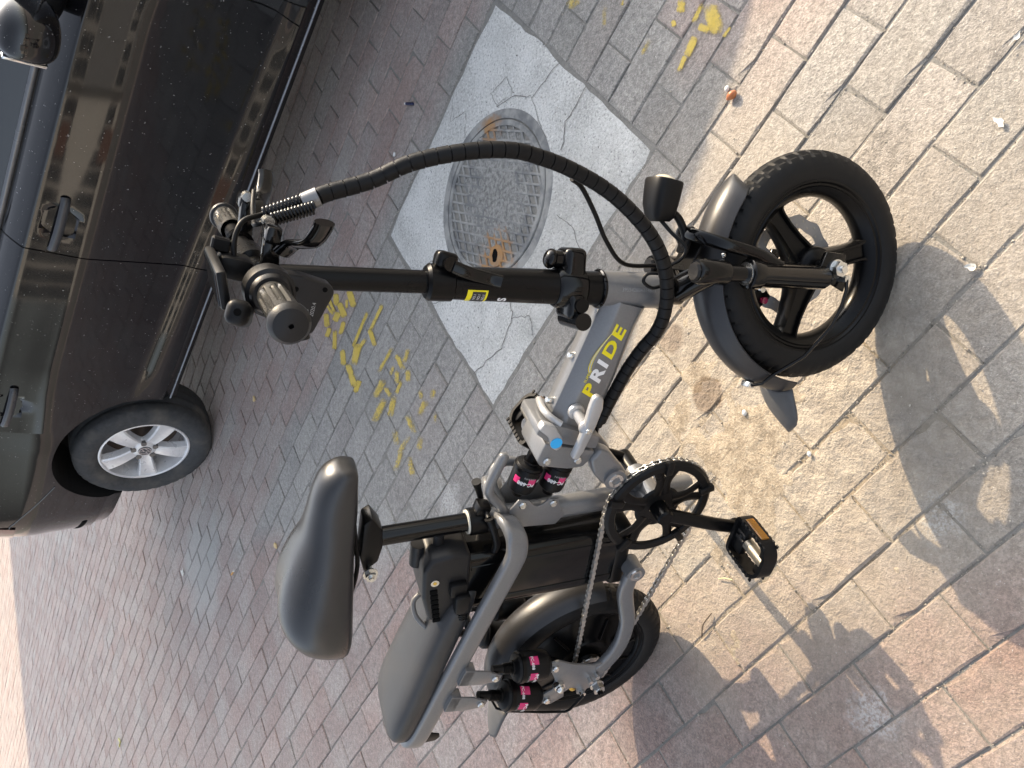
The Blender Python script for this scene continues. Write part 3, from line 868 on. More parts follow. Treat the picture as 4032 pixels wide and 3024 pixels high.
[(0.744,1.015),(0.741,1.018),(0.740,1.021),(0.740,1.025),(0.754,1.045),(0.757,1.048),(0.761,1.048),(0.765,1.047),(0.768,1.045),(0.769,1.041),(0.768,1.037),(0.755,1.017),(0.751,1.015),(0.747,1.014)],
[(0.707,1.076),(0.711,1.081),(0.715,1.084),(0.718,1.085),(0.750,1.065),(0.751,1.062),(0.750,1.057),(0.747,1.052),(0.743,1.047),(0.739,1.044),(0.736,1.044),(0.704,1.063),(0.703,1.066),(0.704,1.071)],
[(0.680,1.096),(0.682,1.099),(0.684,1.101),(0.687,1.101),(0.715,1.084),(0.715,1.082),(0.715,1.079),(0.713,1.076),(0.711,1.073),(0.708,1.071),(0.706,1.071),(0.678,1.087),(0.678,1.090),(0.678,1.093)],
[(0.783,1.109),(0.784,1.113),(0.785,1.116),(0.787,1.118),(0.798,1.121),(0.800,1.121),(0.801,1.118),(0.801,1.115),(0.800,1.112),(0.798,1.109),(0.796,1.107),(0.785,1.103),(0.784,1.104),(0.783,1.106)],
[(0.775,1.061),(0.778,1.064),(0.780,1.066),(0.782,1.066),(0.811,1.045),(0.812,1.043),(0.811,1.040),(0.809,1.037),(0.807,1.034),(0.804,1.033),(0.802,1.032),(0.773,1.053),(0.773,1.055),(0.773,1.058)],
[(0.806,1.095),(0.810,1.101),(0.814,1.106),(0.818,1.108),(0.838,1.106),(0.840,1.103),(0.840,1.098),(0.838,1.092),(0.835,1.086),(0.831,1.082),(0.827,1.080),(0.806,1.082),(0.804,1.084),(0.805,1.089)],
[(0.720,0.982),(0.722,0.984),(0.724,0.985),(0.725,0.985),(0.739,0.969),(0.739,0.968),(0.739,0.966),(0.737,0.964),(0.736,0.963),(0.734,0.962),(0.733,0.962),(0.718,0.977),(0.718,0.979),(0.719,0.981)],
[(0.946,1.458),(0.954,1.463),(0.960,1.464),(0.964,1.462),(0.970,1.430),(0.967,1.423),(0.962,1.415),(0.955,1.408),(0.948,1.404),(0.941,1.402),(0.937,1.404),(0.932,1.435),(0.934,1.443),(0.939,1.451)],
[(0.848,1.324),(0.850,1.329),(0.853,1.333),(0.856,1.335),(0.906,1.334),(0.908,1.332),(0.908,1.328),(0.907,1.323),(0.904,1.319),(0.901,1.315),(0.898,1.313),(0.849,1.314),(0.847,1.316),(0.847,1.320)],
[(0.883,1.267),(0.884,1.269),(0.886,1.272),(0.887,1.273),(0.899,1.273),(0.900,1.272),(0.900,1.270),(0.900,1.268),(0.898,1.265),(0.897,1.263),(0.895,1.262),(0.883,1.261),(0.882,1.262),(0.882,1.264)],
[(0.748,1.205),(0.751,1.208),(0.754,1.209),(0.756,1.210),(0.782,1.183),(0.782,1.180),(0.781,1.177),(0.779,1.174),(0.776,1.171),(0.774,1.169),(0.772,1.169),(0.745,1.196),(0.745,1.198),(0.746,1.202)]]
STROKE_GROUPS=[0, 11, 19, 30, 40, 48, 52]
# ------------------------------------------------------------------ sprayed yellow marks on the bricks
def build_marks():
    t = NT('worn_yellow_spray_paint')
    P = t.pos()
    col = t.mix(t.noise(30, 4, 0.6, P), (0.62, 0.44, 0.06), (0.74, 0.57, 0.16))
    uv = t.new('ShaderNodeAttribute'); uv.attribute_name = 'edge'
    wear = t.math('ADD', t.math('MULTIPLY', t.noise(26, 6, 0.7, P), 0.55), t.math('MULTIPLY', t.noise(160, 4, 0.7, P), 0.45))
    cov = t.math('SUBTRACT', t.math('ADD', t.math('MULTIPLY', uv.outputs['Fac'], 0.82), 0.12), t.math('MULTIPLY', wear, 1.25))
    a = t.math('MULTIPLY', t.ramp(cov, 0.0, 0.46), 0.86)
    mat = t.out(col, 0.75, 0.0, None, Alpha=a, Specular_IOR_Level=0.2)
    names = ['yellow spray letter of short strokes on the bricks beneath the throttle box',
             'yellow spray mark of two long bars beside the throttle box letter',
             'faded yellow spray strokes on grey bricks beyond the left pedal',
             'palest yellow spray patches on grey bricks between carrying hooks and saddle',
             'bright worn yellow paint blotch on bricks at the picture edge beside the orange nut',
             'faint yellow paint flecks at the corner of the concrete slab']
    for g in range(6):
        root = empty('painted_marking', (0, 0, 0))
        tag(root, names[g], 'paint mark', 'yellow spray paint on the pavement')
        str_ = [1.18, 1.15, 1.0, 0.90, 1.08, 0.88][g]
        for s in range(STROKE_GROUPS[g], STROKE_GROUPS[g + 1]):
            m = MB()
            lay = m.bm.verts.layers.float.new('edge')
            pts = [Vector((x, y)) for x, y in STROKES[s]]
            c = sum(pts, Vector((0, 0))) / len(pts)
            rings = []
            z = 0.0030 + 0.00005 * (s % 9)
            for f, e in ((1.25, 0.0), (1.05, 0.38), (0.85, 0.80), (0.45, 1.0)):
                ring = []
                for i, p in enumerate(pts):
                    q = c + (p - c) * f * (1 + 0.10 * mnoise.noise(Vector((p.x * 40, p.y * 40, s))))
                    v = m.bm.verts.new((q.x, q.y, z)); v[lay] = e * str_
                    ring.append(v)
                rings.append(ring)
            n = len(pts)
            for a_, b_ in zip(rings, rings[1:]):
                for j in range(n): m.bm.faces.new((a_[j], a_[(j + 1) % n], b_[(j + 1) % n], b_[j]))
            m.bm.faces.new(rings[-1])
            m.build('stroke', mat, root, smooth=0)
build_marks()

# ------------------------------------------------------------------ litter
def build_litter():
    def scrap(name, label, cat, x, y, size, mat, seed, z=0.004, curl=0.5):
        rnd = random.Random(seed)
        n = 9
        P = []
        for i in range(4):
            row = []
            for j in range(n + 1):
                a = 2 * math.pi * j / n
                rr = size * i / 3 * (0.35 + 1.7 * abs(mnoise.noise(Vector((math.cos(a) * 2.3, math.sin(a) * 2.3, seed * 1.7)))))
                hz = z + curl * size * (0.3 * (i / 3) ** 2 + 0.35 * mnoise.noise(Vector((math.cos(a) * i, math.sin(a) * i, seed + 3))))
                row.append(Vector((rr * math.cos(a), rr * math.sin(a) * 0.62, max(0.0022, hz))))
            P.append(row)
        m = MB(); m.grid(P)
        o = m.build(name, mat, smooth=60)
        o.location = (x, y, 0); o.rotation_euler = (0, 0, rnd.uniform(0, 6))
        tag(o, label, cat)
        return o
    paper = plain('scrap_paper', (0.66, 0.65, 0.60), 0.7, grain=0.1)
    scrap('paper_scrap', 'crumpled off-white paper scrap on grey brick near the front wheel side', 'litter', 0.427, 0.467, 0.0105, paper, 1)
    scrap('paper_scrap', 'small white scrap in the picture corner beside a brick joint', 'litter', 0.550, 0.448, 0.0095, paper, 2)
    scrap('plastic_wisp', 'thin torn plastic wisp at the edge of the front wheel shadow', 'litter', 0.207, 0.499, 0.0125, paper, 3)
    scrap('paper_scrap', 'white paper flake on the bricks between car bumper and saddle', 'litter', -1.065, 4.319, 0.035, paper, 4)
    leaf = plain('dry_leaf', (0.55, 0.52, 0.22), 0.6, grain=0.2)
    scrap('dry_leaf', 'pale yellow dry leaf lying alone far behind the bicycle', 'leaf', -2.39, 5.458, 0.045, leaf, 5, 0.008, 0.7)
    husk = plain('seed_husk', (0.60, 0.46, 0.24), 0.6, grain=0.2)
    def pebble(name, label, cat, x, y, s, mat, seed, rz=0.0):
        m = MB(); m.sphere((0, 0, 0), (s[0], s[1], s[2]), 12)
        for v in m.bm.verts:
            v.co *= 1 + 0.22 * mnoise.noise(v.co * (1.2 / s[0]) + Vector((seed, 0, 0)))
        o = m.build(name, mat, smooth=60)
        o.location = (x, y, s[2] * 0.85 + 0.001); o.rotation_euler = (0, 0, rz)
        tag(o, label, cat); return o
    pebble('seed_husk', 'tan seed husk on red bricks near the rear car wheel', 'seed', -0.106, 3.415, (0.015, 0.009, 0.006), husk, 1, 0.4)
    pebble('seed_husk', 'small curled tan husk on bricks beside the saddle', 'seed', -0.704, 3.124, (0.016, 0.009, 0.006), husk, 2, 1.0)
    nutm = plain('nut_shell', (0.42, 0.14, 0.045), 0.35, grain=0.15, coat=0.3)
    m = MB()
    m.lathe([(0.0001, -0.013), (0.0045, -0.0105), (0.0078, -0.005), (0.0085, 0.0), (0.0068, 0.006), (0.003, 0.0112), (0.0001, 0.0135)], (0, 0, 0), 'x', 16)
    o = m.build('nut', nutm, smooth=60); o.location = (0.593, 0.953, 0.0088); o.rotation_euler = (0, 0, R(118))
    tag(o, 'shiny orange brown nut lying in a brick joint near the front mudguard', 'nut')
    stone = plain('white_pebble', (0.62, 0.62, 0.60), 0.7, grain=0.2)
    pebble('pebble', 'white pebble right beside the orange brown nut', 'pebble', 0.612, 0.968, (0.0065, 0.005, 0.004), stone, 3)
    pebble('pebble', 'white pebble on sandy brick below the front mudguard flap', 'pebble', -0.04, 0.90, (0.0062, 0.005, 0.004), stone, 4)
    pebble('pebble', 'white crumb in the joint between chainring and front wheel', 'pebble', -0.108, 0.761, (0.005, 0.004, 0.003), stone, 5)
    pebble('pebble', 'white chip on a red brick beside the concrete slab', 'pebble', 0.745, 2.275, (0.008, 0.005, 0.004), stone, 6)
    # cigarette end
    r = empty('cigarette_end', (-0.916, 3.601, 0.0055)); r.rotation_euler = (0, 0, R(-50))
    tag(r, 'orange filtered cigarette end on bricks left of the saddle', 'cigarette end')
    m = MB(); m.cyl((-0.016, 0, 0), (0.014, 0, 0), 0.0042, 12); m.build('filter', plain('cork_paper', (0.62, 0.34, 0.10), 0.7, grain=0.2), r)
    m = MB(); m.cyl((0.014, 0, 0), (0.024, 0, 0), 0.0041, 12); m.build('paper_stub', paper, r)
    # pen cap
    r = empty('pen_cap', (0.889, 2.185, 0.006)); r.rotation_euler = (0, 0, R(-105))
    tag(r, 'dark blue pen cap with white end in a brick joint by the slab', 'pen cap')
    m = MB(); m.tube([(-0.022, 0, 0), (0.018, 0, 0), (0.021, 0, 0)], [0.0052, 0.0048, 0.003], 12)
    m.box((-0.004, 0, 0.0062), (0.03, 0.0032, 0.0016), 0.0006, 1)
    m.build('cap', plain('blue_black_plastic', (0.012, 0.018, 0.06), 0.35), r)
    m = MB(); m.cyl((-0.030, 0, 0), (-0.022, 0, 0), 0.0040, 10); m.build('white_end', M['white'], r)
    # straw and twig
    m = MB(); m.tube(catmull([(-0.016, 0, 0.003), (0, 0.002, 0.005), (0.016, -0.001, 0.003)], 5), 0.0011, 6)
    o = m.build('dry_stalk', plain('straw', (0.62, 0.55, 0.30), 0.7), smooth=60); o.location = (-0.372, 0.931, 0); o.rotation_euler = (0, 0, R(-80))
    tag(o, 'short pale dry stalk on the brick beside the right pedal', 'stalk')
    m = MB(); m.tube(catmull([(-0.03, 0, 0.003), (0.0, 0.003, 0.010), (0.03, -0.002, 0.004)], 5), [0.0014] * 10 + [0.001], 6)
    o = m.build('twig', plain('twig_bark', (0.10, 0.075, 0.055), 0.85), smooth=60); o.location = (-0.474, 0.972, 0); o.rotation_euler = (0, 0, R(-20))
    tag(o, 'thin dark twig across a joint between rear wheel and pedal', 'twig')
build_litter()
# ------------------------------------------------------------------ the parked car
CARPSI = R(-45.5)
car_M = Matrix.Translation((-0.382, 3.984, 0)) @ Matrix.Rotation(CARPSI, 4, 'Z')
def lerp_tab(tab, x):
    if x <= tab[0][0]: return tab[0][1]
    for (a, b), (c, d) in zip(tab, tab[1:]):
        if x <= c:
            f = (x - a) / (c - a); f = f * f * (3 - 2 * f) if False else f
            return b + (d - b) * f
    return tab[-1][1]
def sstep(a, b, x):
    t = max(0.0, min(1.0, (x - a) / (b - a))); return t * t * (3 - 2 * t)

def make_carpaint():
    t = NT('dusty_black_car_paint')
    V = t.obj()
    n1 = t.noise(3.0, 4, 0.6, V)
    specks = t.noise(130, 2, 0.55, V)
    sp = t.math('MULTIPLY', t.ramp(specks, 0.715, 0.745), t.ramp(t.noise(6, 2, 0.5, V), 0.30, 0.55))
    film = t.math('MULTIPLY', t.ramp(t.noise(18, 5, 0.65, V), 0.35, 0.75), 0.008)
    base = t.mix(film, (0.0040, 0.0040, 0.0050), (0.5, 0.48, 0.46))
    col = t.mix(sp, base, (0.35, 0.34, 0.33))
    rg = t.math('ADD', t.math('MULTIPLY', t.noise(40, 4, 0.6, V), 0.10), 0.10)
    rg = t.math('MAXIMUM', rg, t.math('MULTIPLY', sp, 0.6))
    return t.out(col, rg, 0.0, None, 1.0, Coat_Roughness=0.05, Coat_IOR=1.5, Specular_IOR_Level=0.1)
M['carpaint'] = make_carpaint()
M['car_trim'] = plain('grey_window_trim', (0.16, 0.165, 0.17), 0.25, metal=0.5)
M['car_glass'] = plain('tinted_car_glass', (0.012, 0.014, 0.015), 0.03, coat=0.5)
M['car_black'] = plain('wheel_well_lining', (0.006, 0.006, 0.006), 0.95)

YC = 0.775   # middle of the car, counted from the plane of the right-hand rims
def plan_inset(x):
    e = 0.0
    if x < -0.42:
        t_ = min(1.0, (-0.42 - x) / 0.50); e += 0.60 * (1 - math.sqrt(max(0, 1 - t_ * t_)))
    if x > 3.0:
        t_ = min(1.0, (x - 3.0) / 0.50); e += 0.60 * (1 - math.sqrt(max(0, 1 - t_ * t_)))
    return e
TOP = [(-0.92, 0.86), (-0.85, 0.97), (-0.6, 1.01), (-0.25, 1.045), (0.0, 1.17), (0.3, 1.32), (0.6, 1.405), (1.0, 1.445), (1.4, 1.45), (1.7, 1.425), (1.95, 1.34), (2.3, 1.16), (2.62, 0.985), (2.9, 0.93), (3.2, 0.85), (3.42, 0.74), (3.5, 0.6)]
def car_profile(x, prou=0.0):
    """right-hand profile from the bottom middle up to the roof middle: list of (y, z); y grows inwards"""
    e = plan_inset(x)
    end = sstep(-0.55, -0.92, x) + sstep(3.1, 3.5, x)
    zb = lerp_tab([(-0.92, 0.44), (-0.75, 0.37), (-0.5, 0.335), (-0.2, 0.315), (0.3, 0.235), (2.3, 0.205), (3.0, 0.22), (3.5, 0.30)], x)
    sh = lerp_tab([(-0.92, 0.93), (-0.6, 0.975), (0.0, 0.985), (0.75, 0.957), (2.06, 0.882), (2.6, 0.85), (3.2, 0.76), (3.5, 0.60)], x)   # shoulder crease
    wide = lerp_tab([(-0.92, 0.70), (0.44, 0.765), (2.03, 0.725), (3.0, 0.66), (3.5, 0.5)], x)                                            # widest line
    lc = lerp_tab([(-0.92, 0.46), (0.0, 0.43), (0.57, 0.405), (2.18, 0.325), (3.0, 0.33), (3.5, 0.36)], x)                                # lower crease
    top = lerp_tab(TOP, x)
    belt = sh + 0.064
    gl = max(0.0, top - belt - 0.03)
    low = sstep(0.05, 0.45, x) * (1 - sstep(2.2, 2.7, x))       # flare of the sill only between the wheels
    arch = max(0.0, 1 - abs((x - 0.03) / 0.55) ** 2) * 0.012 + max(0.0, 1 - abs((x - 2.63) / 0.55) ** 2) * 0.012
    p = -prou
    pr = [(YC, zb), (0.16, zb), (0.045, zb + 0.004), (0.010, zb + 0.018),
          (0.004 - 0.010 * low + p, zb + 0.050),
          (-0.014 - 0.022 * low + p, zb + 0.082),
          (-0.018 - 0.017 * low + p, lc - 0.020),
          (-0.020 - 0.008 * low - arch + p, lc + 0.012),
          (-0.026 - arch + p, lc + 0.05),
          (-0.040 - arch + p, 0.5 * (lc + wide) + 0.03),
          (-0.052 - arch * 0.8 + p, wide - 0.035),
          (-0.054 - arch * 0.6 + p, wide + 0.004),
          (-0.049 - arch * 0.3 + p, wide + 0.045),
          (-0.036 + p, sh - 0.045),
          (-0.032 + p, sh - 0.010),
          (-0.024 + p, sh + 0.006),
          (0.028 + p, belt - 0.020),
          (0.070 + p * 0.6, belt)]
    if gl > 0.02:
        pr += [(0.076, belt + 0.012), (0.070 + 0.145 * (gl * 0.5) / 0.42, belt + gl * 0.5), (0.076 + 0.16 * gl / 0.42, belt + gl * 0.93), (0.07 + 0.24 * gl / 0.42, top - 0.022), (YC - 0.28, top - 0.004), (YC, top)]
    else:
        tt = max(top, belt + 0.004)
        pr += [(0.06, belt + 0.004), (0.10, belt + (tt - belt) * 0.4), (0.17, belt + (tt - belt) * 0.65), (0.27, belt + (tt - belt) * 0.85), (YC - 0.25, tt - 0.001), (YC, tt)]
    out = []
    for (y, z) in pr:
        f = (YC - y) / (YC + 0.05)
        yy = y + e * f
        out.append((min(yy, YC), z))
    return out

def build_car():
    build_mud()
    root = empty('parked_car', mat=car_M)
    tag(root, 'dusty black sedan parked beside the bicycle, its right rear side in view', 'car')
    xs = sorted(set([-0.92, -0.915, -0.905, -0.89, -0.87, -0.84, -0.80] + [round(-0.75 + 0.05 * i, 3) for i in range(84)] + [3.47, 3.49, 3.5]))
    m = MB()
    bm = m.bm
    rings = []
    for x in xs:
        inset = -0.007 * sstep(0.10, 0.16, x) * (1 - sstep(2.95, 3.05, x))
        pr = car_profile(x, inset)
        ring = [bm.verts.new((x, y, z)) for y, z in pr] + [bm.verts.new((x, 2 * YC - y, z)) for y, z in pr[-2:0:-1]]
        rings.append(ring)
    k = len(rings[0])
    for a, b in zip(rings, rings[1:]):
        for j in range(k): bm.faces.new((a[j], a[(j + 1) % k], b[(j + 1) % k], b[j]))
    bm.faces.new(rings[0][::-1]); bm.faces.new(rings[-1])
    body = m.build('body', M['carpaint'], None, 28)
    # wheel wells are cut out, the cutter is thrown away afterwards
    c = MB()
    for cx in (0.035, 2.63):
        c.tube([(cx, -0.2, 0.335), (cx, 0.235, 0.335)], 0.362, 64)
        c.tube([(cx, 2 * YC - 0.235, 0.335), (cx, 2 * YC + 0.2, 0.335)], 0.362, 64)
    cut = c.build('cutter', M['car_black'], None, 0)
    md = body.modifiers.new('cut', 'BOOLEAN'); md.operation = 'DIFFERENCE'; md.object = cut; md.solver = 'EXACT'; md.material_mode = 'TRANSFER'
    bpy.context.view_layer.update()
    dg = bpy.context.evaluated_depsgraph_get()
    me = bpy.data.meshes.new_from_object(body.evaluated_get(dg))
    body.modifiers.clear()
    old = body.data; body.data = me; bpy.data.meshes.remove(old)
    bpy.data.objects.remove(cut)
    me.name = 'body'
    body.parent = root

    def patch(name, xmin, xmax, j0, j1, nx, bowl=None, prou=0.0, mat=None, depth=0.012, parent=root, sub=3):
        """panel lying on the body between profile stations j0..j1; xmin/xmax are functions of z"""
        P = []
        def prof_at(x, s):
            pr = car_profile(x, prou)
            i = int(min(s, len(pr) - 1.0001)); f = s - i
            # smooth (Catmull) interpolation along the profile
            q = [pr[max(i - 1, 0)], pr[i], pr[min(i + 1, len(pr) - 1)], pr[min(i + 2, len(pr) - 1)]]
            def cr(a, b, c_, d): return 0.5 * ((2 * b) + (c_ - a) * f + (2 * a - 5 * b + 4 * c_ - d) * f * f + (3 * b - a - 3 * c_ + d) * f ** 3)
            return cr(*[u[0] for u in q]), cr(*[u[1] for u in q])
        ns = (j1 - j0) * sub
        for i in range(nx + 1):
            row = []
            for s in range(ns + 1):
                ss = j0 + (j1 - j0) * s / ns
                z0 = prof_at(1.0, ss)[1]
                x = xmin(z0) + (xmax(z0) - xmin(z0)) * i / nx
                y, z = prof_at(x, ss)
                x = xmin(z) + (xmax(z) - xmin(z)) * i / nx
                y, z = prof_at(x, ss)
                if bowl:
                    d = math.hypot((x - bowl[0]) / bowl[2], (z - bowl[1]) / bowl[3])
                    y += bowl[4] * (1 - sstep(0.62, 1.0, d))
                row.append(Vector((x, y, z)))
            P.append(row)
        # rolled edges
        def ring_in(row, dy): return [p + Vector((0, dy, 0)) for p in row]
        full = [ring_in([p.copy() for p in P[0]], depth)] + [[p for p in r] for r in P] + [ring_in([p.copy() for p in P[-1]], depth)]
        full = [[r[0] + Vector((0, depth, 0))] + r + [r[-1] + Vector((0, depth, 0))] for r in full]
        mm = MB(); mm.grid(full)
        return mm.build(name, mat or M['carpaint'], parent, 30)
    arc = lambda cx, sg, rr: (lambda z: cx + sg * math.sqrt(max(0.0, rr * rr - (z - 0.335) ** 2)) if abs(z - 0.335) < rr else None)
    def rear_edge(z):
        a = 0.035 + math.sqrt(max(0, 0.392 ** 2 - (z - 0.335) ** 2)) if abs(z - 0.335) < 0.392 else -9
        return max(a, 0.20 + 0.35 * max(0.0, 0.80 - z) * 0.5)
    fd = patch('front_door', lambda z: 1.1575, lambda z: 2.205 - 0.03 * sstep(0.42, 0.27, z), 5, 17, 70, (1.285, 0.846, 0.062, 0.052, 0.034))
    rd = patch('rear_door', rear_edge, lambda z: 1.1525, 5, 17, 60, (0.36, 0.890, 0.062, 0.052, 0.034))
    patch('front_wing', lambda z: 2.211 - 0.03 * sstep(0.42, 0.27, z), lambda z: 2.63 - (math.sqrt(max(0, 0.392 ** 2 - (z - 0.335) ** 2)) if abs(z - 0.335) < 0.392 else 0), 5, 16, 20)
    # handles
    for door, cx, cz in ((fd, 1.285, 0.845), (rd, 0.36, 0.890)):
        mm = MB()
        pts = catmull([(cx - 0.112, -0.042, cz + 0.006), (cx - 0.09, -0.058, cz + 0.005), (cx, -0.068, cz), (cx + 0.085, -0.058, cz - 0.005), (cx + 0.103, -0.042, cz - 0.006)], 5)
        sec = [(0.010 * math.cos(a) , 0.0155 * math.sin(a)) for a in [2 * math.pi * i / 14 for i in range(14)]]
        mm.tube(pts, 1.0, sec=sec, upv=(0, 0, 1))
        mm.build('handle', plain('handle_paint', (0.03, 0.032, 0.036), 0.3, coat=0.3, grain=0.1), door)
    # bright strip under the doors
    mm = MB()
    pts = []
    for i in range(30):
        x = 0.42 + (2.30 - 0.42) * i / 29
        pr = car_profile(x, 0)
        pts.append((x, pr[5][0] - 0.002, pr[5][1] - 0.026))
    mm.tube(pts, 0.0042, 8)
    mm.build('sill_strip', plain('dull_sill_edge', (0.20, 0.21, 0.23), 0.3, metal=0.5), root)
    # window trim and glass
    mm = MB()
    pts = []
    for i in range(40):
        x = 0.05 + (2.42 - 0.05) * i / 39
        pr = car_profile(x, 0)
        pts.append((x, pr[17][0] - 0.004, pr[17][1] + 0.004))
    mm.tube(pts, 1.0, sec=[(0.010 * math.cos(a), 0.011 * math.sin(a)) for a in [2 * math.pi * i / 10 for i in range(10)]], upv=(0, 0, 1))
    mm.build('window_trim', M['car_trim'], root)
    for nm, a, b, slant in (('front_window', 1.20, 2.30, -0.9), ('rear_window', 0.22, 1.12, 0.75)):
        P = []
        for i in range(25):
            row = []
            for s in range(9):
                f = s / 8
                if nm == 'front_window': x0, x1 = a, b - 0.62 * f
                else: x0, x1 = a + 0.40 * f, b
                x = x0 + (x1 - x0) * i / 24
                pr = car_profile(x, 0)
                s0, s1 = 18, 20
                ss = s0 + (s1 - s0) * f * 0.98
                i0 = int(ss); g = ss - i0
                y = pr[i0][0] + (pr[i0 + 1][0] - pr[i0][0]) * g; z = pr[i0][1] + (pr[i0 + 1][1] - pr[i0][1]) * g
                row.append(Vector((x, y - 0.004 - 0.012 * f * (1 - f) * 4 * 0.3, z)))
            P.append(row)
        mm = MB(); mm.grid(P); mm.build(nm, M['car_glass'], root, 60)
    # front and rear screens
    for nm, xa, xb in (('windscreen', 2.55, 1.78), ('rear_screen', -0.22, 0.52)):
        P = []
        for i in range(9):
            x = xa + (xb - xa) * i / 8
            pr = car_profile(x, 0)
            half = YC - pr[21][0] - 0.02
            P.append([Vector((x, YC + half * (j / 6 - 1) , pr[21][1] + (pr[23][1] - pr[21][1]) * (1 - abs(j / 6 - 1) ** 2) + 0.004)) for j in range(13)])
        mm = MB(); mm.grid(P); mm.build(nm, M['car_glass'], root, 60)
    # mirror
    mm = MB()
    b = bmesh.new(); bmesh.ops.create_uvsphere(b, u_segments=24, v_segments=16, radius=1)
    for v in b.verts:
        x, y, z = v.co
        sx = 0.085 if x > 0 else 0.055
        v.co = Vector((sx * math.copysign(abs(x) ** 0.75, x), 0.125 * math.copysign(abs(y) ** 0.8, y), 0.082 * math.copysign(abs(z) ** 0.8, z)))
    mm._merge(b, Matrix.Translation((1.99, -0.175, 1.035)))
    mir = mm.build('wing_mirror', M['carpaint'], root, 60)
    mm = MB(); mm.box((1.945, -0.175, 1.035), (0.010, 0.185, 0.105), 0.02, 3); mm.build('mirror_glass', M['chrome'], mir)
    mm = MB(); mm.tube([(2.02, 0.05, 0.955), (2.01, -0.05, 0.975), (2.0, -0.10, 0.99)], [0.045, 0.036, 0.032], 12); mm.build('mirror_arm', M['black_plastic'], mir)
    # tail lamp, bumper seam, rear reflector
    mm = MB(); P = []
    for i in range(17):
        x = -0.905 + (-0.50 + 0.905) * i / 16
        pr = car_profile(x, 0.006)
        P.append([Vector((x, pr[12][0] + (pr[15][0] - pr[12][0]) * s / 6 - 0.0, (pr[12][1] + 0.01) + (pr[15][1] - pr[12][1] - 0.02) * s / 6)) for s in range(7)])
    mm.grid(P)
    mm.build('tail_lamp', plain('dark_red_lamp', (0.10, 0.012, 0.012), 0.08, coat=1.0), root, 60)
    mm = MB()
    pts = []
    for i in range(22):
        x = -0.17 - 0.72 * i / 21
        pr = car_profile(x, 0.001)
        z = 0.66 + 0.14 * min(1, i / 9)
        y = None
        for (y0, z0), (y1, z1) in zip(pr[6:], pr[7:]):
            if z0 <= z <= z1: y = y0 + (y1 - y0) * (z - z0) / (z1 - z0); break
        pts.append((x, (y if y is not None else pr[11][0]) - 0.0005, z))
    mm.tube(pts, 0.0022, 6)
    mm.build('bumper_seam', plain('seam_grey', (0.16, 0.17, 0.17), 0.5), root)
    mm = MB()
    pts = []
    for i in range(10):
        x = -0.52 - 0.20 * i / 9
        pr = car_profile(x, 0.002)
        pts.append((x, pr[7][0] - 0.001, pr[7][1] + 0.02))
    mm.tube(pts, 1.0, sec=[(0.004 * math.cos(a), 0.014 * math.sin(a)) for a in [2 * math.pi * i / 8 for i in range(8)]], upv=(0, 0, 1))
    mm.build('bumper_reflector', M['void'], root)

    # wheels
    def wheel(cx, yy, sgn):
        """rim face in the plane y = 0 of the wheel, looking along -y for the near side"""
        T = Matrix.Translation((cx, yy, 0.303)) @ Matrix.Rotation(R(-1.6) * sgn, 4, 'X') @ (Matrix.Identity(4) if sgn > 0 else Matrix.Rotation(math.pi, 4, 'Z'))
        m = MB(T)
        m.lathe([(0.1995, -0.004), (0.2005, -0.001), (0.1985, 0.006), (0.1860, 0.012), (0.1825, 0.03), (0.178, 0.06), (0.172, 0.14)], (0, 0, 0), 'y', 64)
        m.lathe([(0.1995, -0.004), (0.193, -0.006), (0.188, -0.002), (0.186, 0.012)], (0, 0, 0), 'y', 64)
        rim = m.build('wheel', M['alloy'], root, 35)
        m = MB(T)
        m.lathe([(0.172, 0.14), (0.10, 0.135), (0.06, 0.125), (0.05, 0.05)], (0, 0, 0), 'y', 40)
        m.build('brake_drum', plain('rusty_brake', (0.10, 0.075, 0.06), 0.75, grain=0.3), rim)
        for s in range(5):
            a = R(-92 + 72 * s)
            ca, sa = math.cos(a), math.sin(a)
            m = MB(T @ Matrix.Rotation(-a, 4, 'Y'))
            P = []
            for i in range(9):
                f = i / 8
                r = 0.038 + (0.192 - 0.038) * f
                w = 0.026 + 0.019 * f ** 1.4 if f > 0.12 else 0.030
                hgt = 0.016 + 0.010 * (1 - f) - 0.018 * f
                yt = 0.012 - 0.012 * f - 0.010 * math.sin(f * 3.1)
                P.append([Vector((r, yt + 0.040, -w * 1.02)), Vector((r, yt + 0.006, -w)), Vector((r, yt, -w * 0.82)), Vector((r, yt + 0.004, -w * 0.25)), Vector((r, yt + 0.004, w * 0.25)), Vector((r, yt, w * 0.82)), Vector((r, yt + 0.006, w)), Vector((r, yt + 0.040, w * 1.02))])
            m.grid(P)
            m.build('spoke', M['alloy'], rim, 30)
        m = MB(T)
        m.lathe([(0.0001, 0.004), (0.036, 0.005), (0.052, 0.012), (0.060, 0.026), (0.058, 0.045)], (0, 0, 0), 'y', 40)
        m.build('hub', M['alloy'], rim, 40)
        for s in range(5):
            a = R(-92 + 36 + 72 * s)
            m = MB(T)
            p = Vector((0.050 * math.cos(a), 0.006, 0.050 * math.sin(a)))
            m.tube([p + Vector((0, 0.012, 0)), p + Vector((0, -0.004, 0))], 0.0125, 12)
            m.build('lug_nut', plain('lug_steel', (0.20, 0.19, 0.18), 0.5, metal=0.7), rim, 40)
        # centre cap with the maker's roundel: letters V over W in a ring
        m = MB(T)
        m.lathe([(0.0001, 0.0005), (0.028, 0.0010), (0.030, 0.004)], (0, 0, 0), 'y', 32)
        cap = m.build('centre_cap', plain('cap_dark', (0.07, 0.075, 0.08), 0.35), rim, 40)
        m = MB(T)
        m.lathe([(0.0235, -0.0015), (0.0275, -0.0015), (0.0285, 0.001)], (0, 0, 0), 'y', 32)
